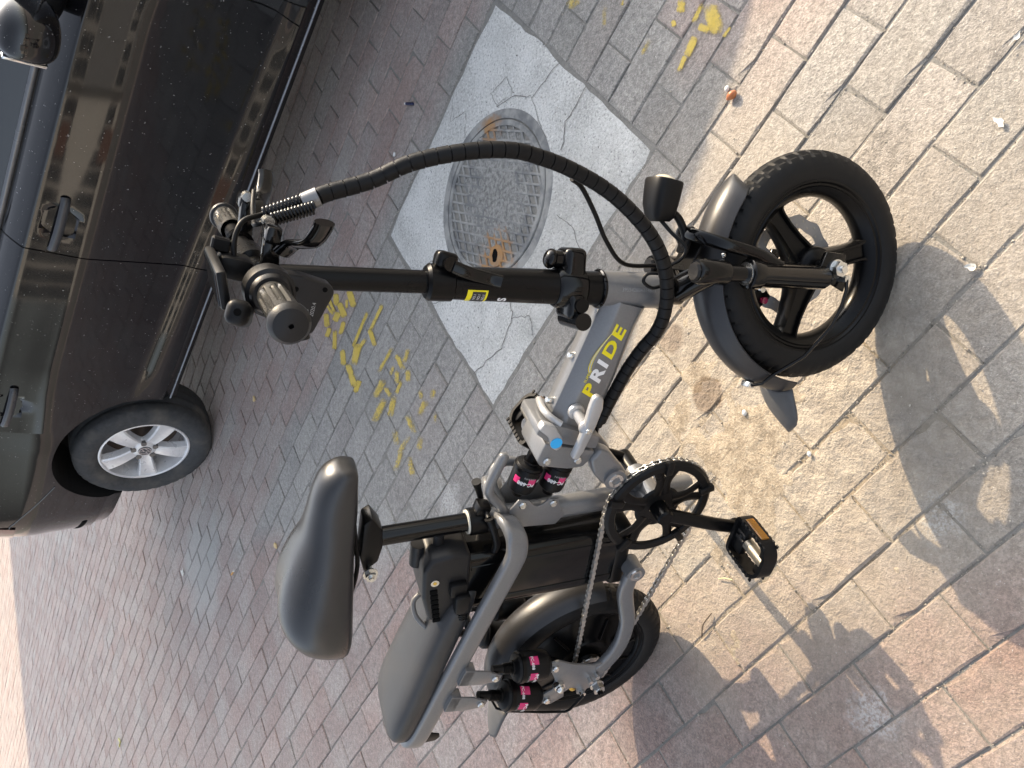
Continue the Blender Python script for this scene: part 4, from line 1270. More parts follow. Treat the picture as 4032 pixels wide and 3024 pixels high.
        def bar(x0, z0, x1, z1, w=0.0042):
            d = Vector((x1 - x0, 0, z1 - z0)); nn = Vector((-d.z, 0, d.x)).normalized() * w / 2
            A, B = Vector((x0, -0.0014, z0)), Vector((x1, -0.0014, z1))
            m.poly([A + nn, A - nn, B - nn, B + nn])
        rr = R(-20)
        def q(x, z): return (x * math.cos(rr) - z * math.sin(rr), x * math.sin(rr) + z * math.cos(rr))
        for (x0, z0), (x1, z1) in [((-0.009, 0.021), (0, 0.003)), ((0.009, 0.021), (0, 0.003)),
                                   ((-0.020, 0.011), (-0.008, -0.020)), ((-0.008, -0.020), (0, -0.002)), ((0, -0.002), (0.008, -0.020)), ((0.008, -0.020), (0.020, 0.011))]:
            bar(*q(x0, z0), *q(x1, z1))
        m.build('roundel', M['chrome'], cap, 0)
        m = MB(T)
        a = R(205)
        m.tube([(0.170 * math.cos(a), 0.02, 0.170 * math.sin(a)), (0.150 * math.cos(a), 0.008, 0.150 * math.sin(a))], 0.004, 8)
        m.build('valve', M['rubber'], rim)
        m = MB(T)
        prof = [(0.198, 0.010), (0.2005, -0.002), (0.208, -0.012), (0.222, -0.020), (0.250, -0.026), (0.272, -0.024), (0.290, -0.015), (0.302, -0.002)]
        for i in range(1, 12): prof.append((0.313 - 0.0015 * abs(i - 6) , -0.002 + 0.020 * i * 0.82))
        prof += [(0.300, 0.192), (0.28, 0.205), (0.20, 0.195)]
        n = 160
        m.lathe(prof, (0, 0, 0), 'y', n)
        # cross cuts in the shoulder and long grooves in the tread
        for i, v in enumerate(m.bm.verts):
            j, k2 = divmod(i, len(prof))
            if k2 in (6, 7, 8) and j % 4 == 0: v.co.x *= 0.988; v.co.z *= 0.988
            if k2 in (10, 13, 16): v.co.x *= 0.978; v.co.z *= 0.978
        # flattened on the ground
        m.build('tyre', M['rubber_car'], rim, 30)
    wheel(0.0, 0.0, 1); wheel(2.63, 0.0, 1)
    wheel(0.0, 2 * YC, -1); wheel(2.63, 2 * YC, -1)
build_car()

# ------------------------------------------------------------------ houses on both sides of the street (off the picture: they shade the paving and mirror in the car)
SN = Vector((0.71, 0.70)).normalized(); SM = Vector((0.70, -0.71)).normalized()
def build_house(name, label, n0, m0, m1, depth, h, face, wallc, rows, cols, floor_h=3.2):
    """block whose street front stands at distance n0 along the street normal; face = -1 looks back towards the camera"""
    c = SM * ((m0 + m1) / 2) + SN * (n0 - face * depth / 2 * 1.0)
    ang = math.atan2(SM.y, SM.x)
    root = empty(name, mat=Matrix.Translation((c.x, c.y, 0)) @ Matrix.Rotation(ang, 4, 'Z'))
    tag(root, label, 'building')
    W = m1 - m0
    wall = plain(name + '_plaster', wallc, 0.9, grain=0.12, gscale=3)
    m = MB(); m.box((0, 0, h / 2), (W, depth, h), 0.02, 1); m.build('wall', wall, root)
    m = MB(); m.box((0, 0, h - 0.10), (W + 0.16, depth + 0.16, 0.16), 0.02, 1); rf = m.build('roof', plain(name + '_coping', (0.3, 0.28, 0.26), 0.9), root)
    fy = face * (depth / 2)
    gl = plain(name + '_window_glass', (0.02, 0.025, 0.03), 0.05)
    fr = plain(name + '_window_frame', (0.55, 0.53, 0.5), 0.5)
    for r in range(rows):
        for cidx in range(cols):
            x = -W / 2 + W * (cidx + 0.5) / cols
            z = 1.7 + r * floor_h
            m = MB(); m.box((x, fy + face * 0.012, z), (1.3, 0.05, 1.5), 0.008, 1); w = m.build('window', fr, root)
            for s in (-1, 1):
                m = MB(); m.box((x + s * 0.31, fy + face * 0.040, z), (0.56, 0.012, 1.36)); m.build('pane', gl, w, 0)
    m = MB(); m.box((W * 0.31, fy + face * 0.02, 1.05), (1.0, 0.06, 2.1), 0.01, 1)
    d = m.build('door', plain(name + '_door', (0.12, 0.06, 0.04), 0.5), root)
    m = MB(); m.sphere((W * 0.31 + 0.38, fy + face * 0.07, 1.0), 0.03, 10); m.build('handle', M['steel'], d)
    return root
build_house('street_house', 'two storey grey plaster house beyond the car that shades the paving', 14.0, -7.2, 0.55, 6.0, 7.97, -1, (0.42, 0.40, 0.37), 2, 4)
build_house('sunlit_house', 'low sunlit beige house mirrored in the front door of the car', -13.0, -3.2, 3.6, 6.0, 3.6, 1, (0.20, 0.19, 0.18), 1, 5)
build_house('sunlit_house', 'unseen grey rendered house added for the reflection around the front door handle', -14.0, -9.6, -4.0, 6.0, 5.2, 1, (0.16, 0.165, 0.17), 1, 4)  # this and the houses below are added to streak the car's reflections
build_house('sunlit_house', 'unseen brown brick fronted house added for the reflection in the rear door', -12.0, 4.4, 11.5, 6.0, 3.0, 1, (0.09, 0.08, 0.075), 1, 5)
build_house('sunlit_house', 'unseen white painted shop house added for the reflection towards the car nose', -15.0, -17.0, -10.4, 6.0, 4.4, 1, (0.42, 0.41, 0.39), 1, 5)
# ------------------------------------------------------------------ the folding electric bicycle, leaning on its side stand
BPSI, BLEAN = R(-33.6), R(13.5)
bfx = Vector((math.cos(BPSI), math.sin(BPSI), 0)); bl0 = Vector((-math.sin(BPSI), math.cos(BPSI), 0)); bz = Vector((0, 0, 1))
buz = bz * math.cos(BLEAN) + bl0 * math.sin(BLEAN); bly = bl0 * math.cos(BLEAN) - bz * math.sin(BLEAN)
bike_M = Matrix(((bfx.x, bly.x, buz.x, -0.567), (bfx.y, bly.y, buz.y, 1.1225), (bfx.z, bly.z, buz.z, 0.0), (0, 0, 0, 1)))
AX0 = Vector((0.788, 0, 0.44)); AXD = Vector((-0.2046, 0, 0.9788)).normalized()
STEER = R(22.3)
S_M = Matrix.Translation(AX0) @ Matrix.Rotation(STEER, 4, AXD) @ Matrix.Translation(-AX0)
def axx(z): return AX0.x + (z - AX0.z) * AXD.x / AXD.z

def tyre_mesh(name, parent, c, xf, mat):
    """57 mm street tyre with real tread: centre blocks, zigzag groove, slanted shoulder lugs"""
    m = MB(xf)
    prof = [(0.130, -0.020), (0.1345, -0.0245), (0.139, -0.0265), (0.147, -0.0285), (0.155, -0.0282), (0.1615, -0.0260), (0.1680, -0.0230), (0.1725, -0.0190), (0.1765, -0.0140), (0.1788, -0.0090), (0.1800, -0.0040), (0.1804, 0.0)]
    prof = prof + [(r, -h) for r, h in prof[-2::-1]]
    nb, sub = 48, 6
    n = nb * sub
    m.lathe(prof, c, 'y', n)
    k = len(prof)
    C = Vector(c)
    for idx, v in enumerate(m.bm.verts):
        j, i = divmod(idx, k)
        side = 1 if i > k // 2 else 0
        ii = i if not side else k - 1 - i
        ph = (j + (sub // 2 if side else 0)) % sub
        ph2 = (j - (7 - ii) + (3 if side else 0)) % sub      # slanted
        d = v.co - C
        rad = Vector((d.x, 0, d.z)).normalized()
        cut = 0.0
        if ii in (6, 7) and ph2 in (0,): cut = 0.0042
        if ii in (5,) and ph2 in (0,): cut = 0.0022
        if ii == 8: cut = 0.0034 if ph in (1, 2, 3, 4) else 0.0010
        if ii in (9, 10) and ph == 0: cut = 0.0036
        if ii == 11: cut = 0.0030 if ph in (0, 1) else 0.0006
        v.co -= rad * cut
    return m.build(name, mat, parent, 24)

def build_shock(name, root, a, b, y, seed, r=0.024):
    """coil-over pot between two eyelets a (piston side) and b, (x, z) each"""
    A = Vector((a[0], y, a[1])); B = Vector((b[0], y, b[1]))
    d = (B - A); L = d.length; u = d.normalized()
    m = MB()
    st = [(0.00, 0.0080), (0.30, 0.0080), (0.30, 0.0135), (0.33, 0.0135), (0.33, r * 0.55), (0.36, r * 0.90), (0.40, r), (0.78, r), (0.84, r * 0.95), (0.90, r * 0.70), (0.92, 0.010), (1.0, 0.009)]
    m.tube([A + u * (L * f) for f, _ in st], [q for _, q in st], 28)
    body = m.build(name, M['black_plastic'], root, 30)
    m = MB()
    m.tube([A + u * (L * 0.395), A + u * (L * 0.40), A + u * (L * 0.46), A + u * (L * 0.465)], [r * 1.0, r * 1.05, r * 1.05, r * 1.0], 28)
    for t_ in range(6): m.tube([A + u * (L * (0.17 + 0.022 * t_)), A + u * (L * (0.178 + 0.022 * t_))], 0.0105, 16)
    m.build('spring_collar', M['black_satin'], body, 30)
    if y > 0.01: return body
    # printed sleeve: magenta blocks and white letters bent round the pot
    side = Vector((0, 1, 0)); w = u.cross(side).normalized()
    def wrap(s, ang, lift): return A + u * s + (side * -math.cos(ang) + w * math.sin(ang)) * (r + lift)
    m = MB()
    for a0, a1, s0, s1 in ((-0.15, 0.42, 0.52, 0.64), (0.95, 1.5, 0.52, 0.66), (-1.25, -0.80, 0.54, 0.66)):
        P = [[wrap(L * (s0 + (s1 - s0) * i), a0 + (a1 - a0) * j / 8, 0.0004) for j in range(9)] for i in (0, 1)]
        m.grid(P)
    m.build('label_patch', M['magenta'], body, 0)
    def put(txt, size, s0, a0, mat, bold=0.0):
        me = text_mesh(txt, size, bold)
        mesh_obj('label_text', me, mat, body, lambda co: wrap(L * s0 + co.y, (-a0 if a0 < 0 else a0 + 0.6) - co.x / r, 0.0008))
    put('PC-688', 0.0095, 0.60, -0.35, M['white'], 0.0002)
    put('350LB/IN', 0.0050, 0.50, -0.30, M['grey_print'])
    put('PC-688', 0.0080, 0.54, 0.92, M['white'], 0.0001)
    return body

def bolt(root, p, r=0.0062, h=0.004, axis=(0, -1, 0), mat=None):
    m = MB()
    p = Vector(p); a = Vector(axis).normalized()
    m.tube([p, p + a * h * 0.6, p + a * h, p + a * (h + 0.0001), p + a * (h - 0.002)], [r, r, r * 0.72, r * 0.42, r * 0.40], 14)
    return m.build('bolt', mat or M['steel'], root, 30)

def build_bike():
    root = empty('electric_bicycle', mat=bike_M)
    tag(root, 'grey folding electric bicycle with black small wheels standing on brick paving', 'bicycle')
    # ---------------- rear wheel: hub motor disc wheel
    rc = (0, 0, 0.180)
    m = MB()
    m.lathe([(0.1365, -0.019), (0.134, -0.0235), (0.131, -0.0240), (0.129, -0.020), (0.1255, -0.0195), (0.1225, -0.021), (0.119, -0.016), (0.117, -0.010), (0.117, 0.010), (0.119, 0.016), (0.131, 0.024), (0.1365, 0.019)], rc, 'y', 72)
    rw = m.build('rear_wheel', M['black_satin'], root, 30)
    m = MB()
    m.lathe([(0.118, -0.014), (0.108, -0.020), (0.072, -0.026), (0.062, -0.034), (0.030, -0.036), (0.026, -0.05), (0.0001, -0.05)], rc, 'y', 72)
    m.lathe([(0.118, 0.014), (0.108, 0.020), (0.072, 0.026), (0.05, 0.04), (0.0001, 0.042)], rc, 'y', 72)
    m.build('hub_motor', M['black_satin'], rw, 30)
    for s in range(12):
        a = 2 * math.pi * s / 12
        m = MB()
        m.tube([(rc[0] + 0.066 * math.cos(a), -0.029, rc[2] + 0.066 * math.sin(a)), (rc[0] + 0.112 * math.cos(a), -0.0195, rc[2] + 0.112 * math.sin(a))], [0.0035, 0.0028], 8)
        m.build('motor_fin', M['black_satin'], rw)
    tyre_mesh('tyre', rw, rc, None, M['rubber'])
    m = MB()
    m.lathe([(0.026, -0.052), (0.036, -0.052), (0.0365, -0.0505), (0.036, -0.049), (0.026, -0.049)], rc, 'y', 40)
    for t_ in range(16):
        a = 2 * math.pi * t_ / 16
        m.box((0.037 * math.cos(a), -0.0505, 0.18 + 0.037 * math.sin(a)), (0.006, 0.0025, 0.0045), 0, 1, Matrix.Rotation(-a, 4, 'Y'))
    m.build('sprocket', M['chain'], rw, 30)

    # ---------------- seat tube, seat post, saddle
    m = MB()
    sta, stb = Vector((0.3175, 0, 0.553)), Vector((0.448, 0, 0.166))
    m.tube([sta, sta.lerp(stb, .5), stb - (stb - sta).normalized() * .004, stb], [0.0198, 0.0198, 0.0198, 0.0185], 28)
    m.tube([(0.433, -0.038, 0.262), (0.433, 0.036, 0.262)], 0.0215, 24)
    seat_tube = m.build('seat_tube', M['frame'], root, 40)
    spa = Vector((0.265, 0, 0.712))
    m = MB(); m.cyl(sta + (sta - stb).normalized() * -.02, spa, 0.0160, 28)
    post = m.build('seat_post', M['black_gloss'], root, 40)
    u = (spa - sta).normalized()
    m = MB()
    m.tube([sta - u * .020, sta - u * .018, sta + u * .010, sta + u * .012], [0.0205, 0.0235, 0.0235, 0.0200], 28)
    m.box(sta + Vector((0.030, 0.0, -0.002)), (0.020, 0.026, 0.024), 0.004, 2)
    clamp = m.build('seat_clamp', M['black_satin'], root, 35)
    m = MB()
    m.tube([(0.348, 0.02, 0.547), (0.348, -0.028, 0.547)], 0.0045, 10)
    m.tube(catmull([(0.350, -0.030, 0.548), (0.334, -0.036, 0.536), (0.306, -0.037, 0.518), (0.282, -0.034, 0.512)], 5), [0.0085] + [0.0065] * 14 + [0.0045], 10)
    m.tube([(0.352, 0.018, 0.549), (0.372, 0.020, 0.562), (0.384, 0.02, 0.570)], [0.005, 0.006, 0.0085], 12)
    m.build('quick_release_lever', M['black_plastic'], clamp, 40)
    m = MB(); m.tube([sta + u * .0115, sta + u * .0145], 0.0205, 28); m.build('pale_ring', plain('pale_washer', (0.6, 0.58, 0.5), 0.5), clamp)
    # saddle
    st = [  # x, half width, top z, bottom z, squareness
        (0.404, 0.016, 0.800, 0.787), (0.398, 0.027, 0.817, 0.782), (0.380, 0.036, 0.831, 0.777), (0.350, 0.041, 0.836, 0.768), (0.310, 0.047, 0.834, 0.759),
        (0.265, 0.060, 0.832, 0.750), (0.220, 0.078, 0.838, 0.738), (0.180, 0.092, 0.841, 0.728), (0.140, 0.099, 0.839, 0.717), (0.108, 0.099, 0.831, 0.708), (0.083, 0.091, 0.817, 0.704), (0.064, 0.076, 0.796, 0.706), (0.052, 0.054, 0.773, 0.716), (0.046, 0.030, 0.753, 0.728)]
    fine = []
    for a in range(4):
        pass
    cols = [catmull([(s[0], s[i], 0) for s in st], 4) for i in (1, 2, 3)]
    P = []
    for i in range(len(cols[0])):
        x, hw, zt, zb = cols[0][i].x, cols[0][i].y, cols[1][i].y, cols[2][i].y
        row = []
        for j in range(29):
            a = math.pi * 2 * j / 28
            ca, sa = math.cos(a), math.sin(a)
            y = hw * math.copysign(abs(ca) ** 0.80, ca)
            if sa >= 0: z = zb + (zt - zb) * (0.40 + 0.60 * sa ** 0.85) - 0.0
            else: z = zb + (zt - zb) * (0.40 - 0.40 * abs(sa) ** 0.35)
            zz = z - 0.010 * max(0, 1 - abs(y) / (0.35 * hw + 1e-4)) * max(0, sa) * sstep(0.30, 0.15, x) * 0.5
            row.append(Vector((x, y, zz)))
        P.append(row)
    m = MB(); m.grid(P)
    m.bm.faces.new([v for v in m.bm.verts[:0]] or [m.bm.verts.new(p) for p in P[0][:-1]]); m.bm.faces.new([m.bm.verts.new(p) for p in P[-1][:-1]])
    saddle = m.build('saddle', M['saddle'], root, 50)
    m = MB()
    for s in (-1, 1):
        m.tube(catmull([(0.385, s * 0.008, 0.790), (0.33, s * 0.014, 0.770), (0.27, s * 0.018, 0.748), (0.22, s * 0.020, 0.730), (0.17, s * 0.024, 0.724), (0.14, s * 0.03, 0.730)], 4), 0.0038, 8)
    m.build('saddle_rail', M['black_satin'], saddle, 40)
    m = MB()
    m.box((0.268, 0, 0.718), (0.050, 0.034, 0.030), 0.006, 2, Matrix.Rotation(R(-14), 4, 'Y'))
    m.prism([(0.306, 0.745), (0.318, 0.735), (0.297, 0.712), (0.262, 0.700), (0.230, 0.698), (0.205, 0.714), (0.235, 0.730)], -0.019, 0.019, 0.003, 'xz')
    sc = m.build('saddle_clamp', M['black_satin'], saddle, 35)
    m = MB()
    m.tube([(0.212, -0.040, 0.707), (0.212, 0.040, 0.707)], 0.0055, 12)
    m.tube([(0.212, -0.028, 0.707), (0.212, -0.030, 0.707)], 0.0125, 16)
    m.hexnut((0.212, -0.030, 0.707), (0, -1, 0), 0.0095, 0.008)
    m.build('clamp_nut', M['steel'], sc, 30)

    # ---------------- carrying hooks and front shock bracket on the seat tube
    for s in (-1, 1):
        m = MB()
        y = 0.020 * s
        pts = catmull([(0.345, y * 0.7, 0.508), (0.368, y, 0.530), (0.395, y * 1.3, 0.562), (0.412, y * 1.5, 0.574), (0.438, y * 1.5, 0.576), (0.470, y * 1.5, 0.575), (0.482, y * 1.5, 0.574)], 5)
        if s > 0: pts = catmull([(0.345, 0.012, 0.508), (0.372, 0.030, 0.530), (0.396, 0.045, 0.532), (0.412, 0.050, 0.512), (0.412, 0.045, 0.480)], 5)
        rr = [0.0085] * (len(pts) - 3) + [0.0080, 0.0065, 0.0038]
        m.tube(pts, rr, 16)
        m.build('carrying_hook', M['frame'], root, 50)
    for s in (-1, 1):
        m = MB()
        m.prism([(0.330, 0.512), (0.372, 0.516), (0.392, 0.510), (0.394, 0.492), (0.386, 0.480), (0.384, 0.470), (0.390, 0.462), (0.402, 0.456), (0.404, 0.438), (0.390, 0.430), (0.372, 0.412), (0.350, 0.420)], s * 0.0245, s * 0.0285, 0.0012, 'xz')
        br = m.build('shock_bracket', M['frame'], root, 30)
        for (bx, bzz) in ((0.384, 0.500), (0.395, 0.446)):
            bolt(br, (bx, s * 0.0285, bzz), 0.0068, 0.005, (0, s, 0))
    build_shock('shock_absorber', root, (0.486, 0.506), (0.384, 0.500), 0.0, 1, 0.0235)
    build_shock('shock_absorber', root, (0.496, 0.453), (0.395, 0.446), 0.0, 2, 0.0225)

    # ---------------- front half of the frame: box tube, hinge, folding latch, lower arms
    def sect(zt, zb, hw):
        c1, c2 = 0.013, 0.024
        return [(-hw + 0.014, zt), (hw - 0.014, zt), (hw, zt - c2), (hw, zb + 0.012), (hw - 0.010, zb), (-hw + 0.010, zb), (-hw, zb + 0.012), (-hw, zt - c2)]
    m = MB(); bm = m.bm
    rings = []
    for x, zt, zb, hw in ((0.540, 0.520, 0.440, 0.0285), (0.64, 0.523, 0.447, 0.0285), (0.735, 0.527, 0.457, 0.0285), (0.765, 0.529, 0.455, 0.026)):
        rings.append([bm.verts.new((x, y, z)) for y, z in sect(zt, zb, hw)])
    for a, b in zip(rings, rings[1:]):
        for j in range(8): bm.faces.new((a[j], a[(j + 1) % 8], b[(j + 1) % 8], b[j]))
    bm.faces.new(rings[0]); bm.faces.new(rings[-1][::-1])
    bmesh.ops.recalc_face_normals(bm, faces=bm.faces)
    es = [e for e in bm.edges if abs((e.verts[0].co - e.verts[1].co).normalized().x) > 0.9]
    bmesh.ops.bevel(bm, geom=es, offset=0.0035, segments=2, profile=0.5, affect='EDGES')
    tube = m.build('main_tube', M['frame'], root, 25)
    for x in (0.655, 0.572): bolt(tube, (x, 0.0, 0.5215), 0.0058, 0.009, (0, 0, 1))
    # lettering on the tube
    yb = -0.0290
    def put(txt, size, x, z, mat, bold=0.0, sx=1.0, shear=0.0):
        me = text_mesh(txt, size, bold, shear)
        o = mesh_obj('lettering', me, mat, tube, lambda co: Vector((x + co.x * sx, yb, z + co.y)))
        return max((v.co.x for v in me.vertices), default=x)
    zl, hs = 0.4770, 0.0285
    x = 0.604
    for ch, mat in (('P', 'yellow'), ('R', 'white'), ('I', 'white'), ('D', 'yellow'), ('E', 'yellow')):
        x = put(ch, hs, x, zl, M[mat], 0.0011, 1.36, 0.24) + 0.0014
    put('SUPER', 0.0065, 0.628, 0.4985, M['yellow'], 0, 1.2, 0.2)
    for i in range(3):
        m = MB()
        P = []
        for j in range(19):
            f = j / 18
            xx = 0.648 + 0.085 * f
            zz = 0.4985 + 0.0072 * math.sin(math.pi * min(1, f * 1.15) ** 0.7) - 0.004 * f + 0.0022 * i * (1 - f)
            P.append([Vector((xx, yb - 0.0001, zz)), Vector((xx, yb - 0.0001, zz + 0.0013 * (1 - f * 0.8)))])
        m.grid(P); m.build('swoosh', M['yellow' if i != 1 else 'white'], tube, 0)
    # head tube
    m = MB()
    ht0, ht1 = Vector((axx(0.434), 0, 0.434)), Vector((axx(0.532), 0, 0.532))
    m.tube([ht0, ht1], 0.0262, 32)
    head = m.build('head_tube', M['frame'], root, 40)
    me = text_mesh('395542604314811', 0.0075)
    def on_head(co):
        s = co.x; ang = -0.35 - co.y / 0.026
        d = (ht0 - ht1).normalized()
        side = Vector((0, -1, 0)); f = d.cross(side).normalized()
        return ht1 + d * (0.022 + s) + (side * math.cos(ang) + f * math.sin(ang)) * 0.0266
    mesh_obj('serial_number', me, M['grey_print'], head, on_head)
    m = MB()
    for p0, p1, rr in ((ht1, ht1 + AXD * 0.006, 0.0285), (ht0, ht0 - AXD * 0.006, 0.0285)): m.tube([p0, p0.lerp(p1, .3), p0.lerp(p1, .7), p1], [rr - .002, rr, rr, rr - .002], 32)
    m.build('headset_cup', M['black_gloss'], head, 40)
    # hinge
    m = MB()
    m.prism([(0.548, 0.530), (0.552, 0.512), (0.545, 0.432), (0.520, 0.428), (0.519, 0.520), (0.530, 0.545), (0.544, 0.545)], -0.040, 0.040, 0.004, 'xz')
    hinge = m.build('hinge_block', M['frame'], root, 30)
    m = MB()
    m.prism([(0.516, 0.522), (0.5165, 0.428), (0.505, 0.424), (0.482, 0.436), (0.474, 0.460), (0.472, 0.512), (0.482, 0.522)], -0.040, 0.040, 0.004, 'xz')
    hb = m.build('hinge_plate', M['frame'], root, 30)
    for p in ((0.486, 0.506), (0.496, 0.453)): bolt(hb, (p[0], -0.040, p[1]), 0.0068, 0.006)
    m = MB()
    m.prism([(0.553, 0.543), (0.550, 0.520), (0.534, 0.500), (0.516, 0.493), (0.508, 0.499), (0.512, 0.511), (0.530, 0.524), (0.541, 0.546)], -0.0440, -0.028, 0.003, 'xz')
    m.build('hinge_cheek', M['silver'], hinge, 30)  # lighter than the frame: sun glare put into the cheek's paint
    m = MB(); m.tube([(0.5235, -0.0440, 0.5075), (0.5235, -0.0452, 0.5075)], 0.0098, 24); m.build('blue_sticker', M['blue'], hinge)
    m = MB(); m.tube(catmull([(0.553, 0.030, 0.523), (0.556, 0.0, 0.530), (0.556, -0.022, 0.526), (0.552, -0.034, 0.508)], 4), 0.0058, 8); m.build('weld', M['silver'], hinge, 60)
    # latch: lever lying along the tube with its cam
    m = MB()
    P = [[], []]
    m.prism([(0.632, 0.495), (0.626, 0.501), (0.610, 0.499), (0.575, 0.491), (0.540, 0.487), (0.515, 0.486), (0.513, 0.474), (0.530, 0.471), (0.580, 0.473), (0.612, 0.477), (0.628, 0.484)], -0.070, -0.057, 0.0040, 'xz', 3)
    latch = m.build('latch_lever', M['silver'], hinge, 40)
    m = MB()
    m.tube([(0.578, -0.028, 0.492), (0.578, -0.034, 0.492), (0.578, -0.036, 0.492)], [0.0135, 0.0130, 0.009], 20)
    m.tube([(0.578, -0.034, 0.492), (0.572, -0.060, 0.484)], [0.0085, 0.0095], 16)
    m.sphere((0.571, -0.060, 0.484), (0.0125, 0.010, 0.0115), 16)
    m.build('latch_cam', M['silver'], latch, 50)
    bolt(latch, (0.570, -0.0695, 0.483), 0.0052, 0.003)
    # lower arms down to the pivot behind the chainring
    for s in (-1, 1):
        m = MB()
        m.prism([(0.500, 0.432), (0.524, 0.424), (0.522, 0.404), (0.502, 0.374), (0.488, 0.352), (0.470, 0.350), (0.456, 0.364), (0.456, 0.384), (0.474, 0.412)], s * 0.020, s * 0.046, 0.006, 'xz', 3)
        arm = m.build('lower_arm', M['frame'], root, 40)
        m = MB(); m.tube([(0.4735, s * 0.018, 0.371), (0.4735, s * 0.052, 0.371)], 0.0190, 28); m.build('pivot_housing', M['frame'], arm, 40)
        m = MB(); m.lathe([(0.0075, s * 0.0545), (0.0130, s * 0.0545), (0.0135, s * 0.052)], (0.4735, 0, 0.371), 'y', 28); m.lathe([(0.0075, s * 0.0545), (0.007, s * 0.050), (0.0001, s * 0.050)], (0.4735, 0, 0.371), 'y', 24)
        m.build('pivot_ring', M['steel'], arm, 40)
    m = MB(); m.tube([(0.474, -0.03, 0.371), (0.450, -0.012, 0.320), (0.435, 0, 0.275)], 0.015, 16); m.build('pivot_link', M['frame'], root, 40)

    # ---------------- battery behind the seat tube
    bo = Vector((0.238, 0, 0.231)); BU = Vector((-0.312, 0, 0.950)).normalized(); BF = Vector((0.950, 0, 0.312)).normalized()
    def bt(f, y, u_): return bo + BF * f + BU * u_ + Vector((0, y, 0))
    Mb = Matrix(((BF.x, 0, BU.x, bo.x), (0, 1, 0, 0), (BF.z, 0, BU.z, bo.z), (0, 0, 0, 1)))
    def rsec(w, d, r, n=5):
        out = []
        for cx, cy, a0 in ((w - r, d - r, 0), (r - w, d - r, 90), (r - w, r - d, 180), (w - r, r - d, 270)):
            for i in range(n): 
                a = R(a0 + 90 * i / (n - 1)); out.append((cx + r * math.cos(a), cy + r * math.sin(a)))
        return out
    m = MB(Mb)
    sec = rsec(0.066, 0.0445, 0.016)
    # long ribs on the flanks
    m.tube([(0.068, 0, 0.018), (0.068, 0, 0.300)], 1.0, sec=[(b, a) for a, b in sec], upv=(1, 0, 0))
    for s in (-1, 1):
        for f in (0.026, 0.110):
            m.box((f, s * 0.0445, 0.16), (0.010, 0.003, 0.27), 0.001, 1)
    batt = m.build('battery', M['black_gloss'], root, 30)
    m = MB(Mb)
    m.box((0.068, 0, 0.010), (0.140, 0.092, 0.034), 0.010, 3)
    m.build('battery_foot', M['black_plastic'], batt, 35)
    m = MB(Mb)
    m.prism([(-0.010, 0.296), (-0.012, 0.345), (0.004, 0.366), (0.060, 0.378), (0.125, 0.378), (0.148, 0.366), (0.152, 0.330), (0.146, 0.296)], -0.0485, 0.0485, 0.008, 'xz', 3)
    cap = m.build('battery_cap', M['grey_plastic'], batt, 35)
    m = MB(Mb)
    for i in range(7): m.box((0.004 + 0.012 * i, -0.0490, 0.352 + 0.0012 * i), (0.0095, 0.004, 0.013), 0.0012, 1)
    m.build('cap_vent', M['void'], cap, 30)
    m = MB(Mb); m.tube([(0.098, -0.0480, 0.358), (0.098, -0.0510, 0.358)], 0.0072, 20); m.build('key_lock', M['steel'], cap)
    m = MB(Mb); m.tube([(0.098, -0.0511, 0.358), (0.098, -0.0516, 0.358)], 0.0032, 14); m.build('key_slot', M['gold'], cap)
    m = MB(Mb); m.tube([(0.150, -0.010, 0.345), (0.172, -0.010, 0.345)], 0.010, 16); m.tube([(0.10, 0, 0.378), (0.145, 0, 0.376)], 0.013, 16); m.build('cap_ridge', M['grey_plastic'], cap)
    m = MB(Mb)
    m.box((0.078, -0.0530, 0.318), (0.030, 0.016, 0.030), 0.004, 2)
    m.box((0.050, -0.0600, 0.312), (0.042, 0.020, 0.026), 0.004, 2)
    m.tube([(0.030, -0.060, 0.310), (0.010, -0.060, 0.306)], [0.0095, 0.0065], 16)
    for i in range(3): m.tube([(0.026 - 0.006 * i, -0.060, 0.3095), (0.0235 - 0.006 * i, -0.060, 0.309)], 0.0102 - 0.0008 * i, 16)
    con = m.build('charge_plug', M['black_plastic'], batt, 35)
    m = MB()
    pts = [bt(0.012, -0.060, 0.306), bt(-0.012, -0.058, 0.308), bt(-0.040, -0.050, 0.325), bt(-0.048, -0.030, 0.352), bt(-0.030, -0.010, 0.376), bt(-0.006, 0.006, 0.380), bt(0.006, 0.012, 0.368)]
    m.tube(catmull(pts, 6), 0.0046, 12)
    m.build('plug_cable', plain('grey_cable_sheath', (0.16, 0.155, 0.15), 0.35, coat=0.3), con, 60)

    # ---------------- rear rack rails with passenger pad
    for s in (-1, 1):
        m = MB()
        y = 0.074 * s
        pts = catmull([(0.345, 0.016 * s, 0.520), (0.358, 0.046 * s, 0.520), (0.350, y * 0.94, 0.512), (0.328, y, 0.502), (0.300, y, 0.497), (0.22, y, 0.498), (0.05, y, 0.500), (-0.10, y, 0.501), (-0.168, y * 0.97, 0.502), (-0.196, y * 0.80, 0.502), (-0.204, y * 0.45, 0.502), (-0.205, 0.0, 0.502)], 5)
        sec = [(0.0095 * math.copysign(abs(math.cos(a)) ** 0.6, math.cos(a)), 0.0180 * math.copysign(abs(math.sin(a)) ** 0.6, math.sin(a))) for a in [2 * math.pi * i / 20 for i in range(20)]]
        m.tube(pts, 1.0, sec=sec, upv=(0, 0, 1))
        rail = m.build('rack_rail', M['frame'], root, 45)
    m = MB()
    for x in (0.12, -0.06): m.tube([(x, -0.07, 0.500), (x, 0.07, 0.500)], 0.008, 12)
    m.tube([(0.12, 0.03, 0.50), (0.20, 0.03, 0.40), (0.27, 0.02, 0.26)], 0.009, 12)
    m.build('rack_crossbar', M['frame'], root, 40)
    P = []
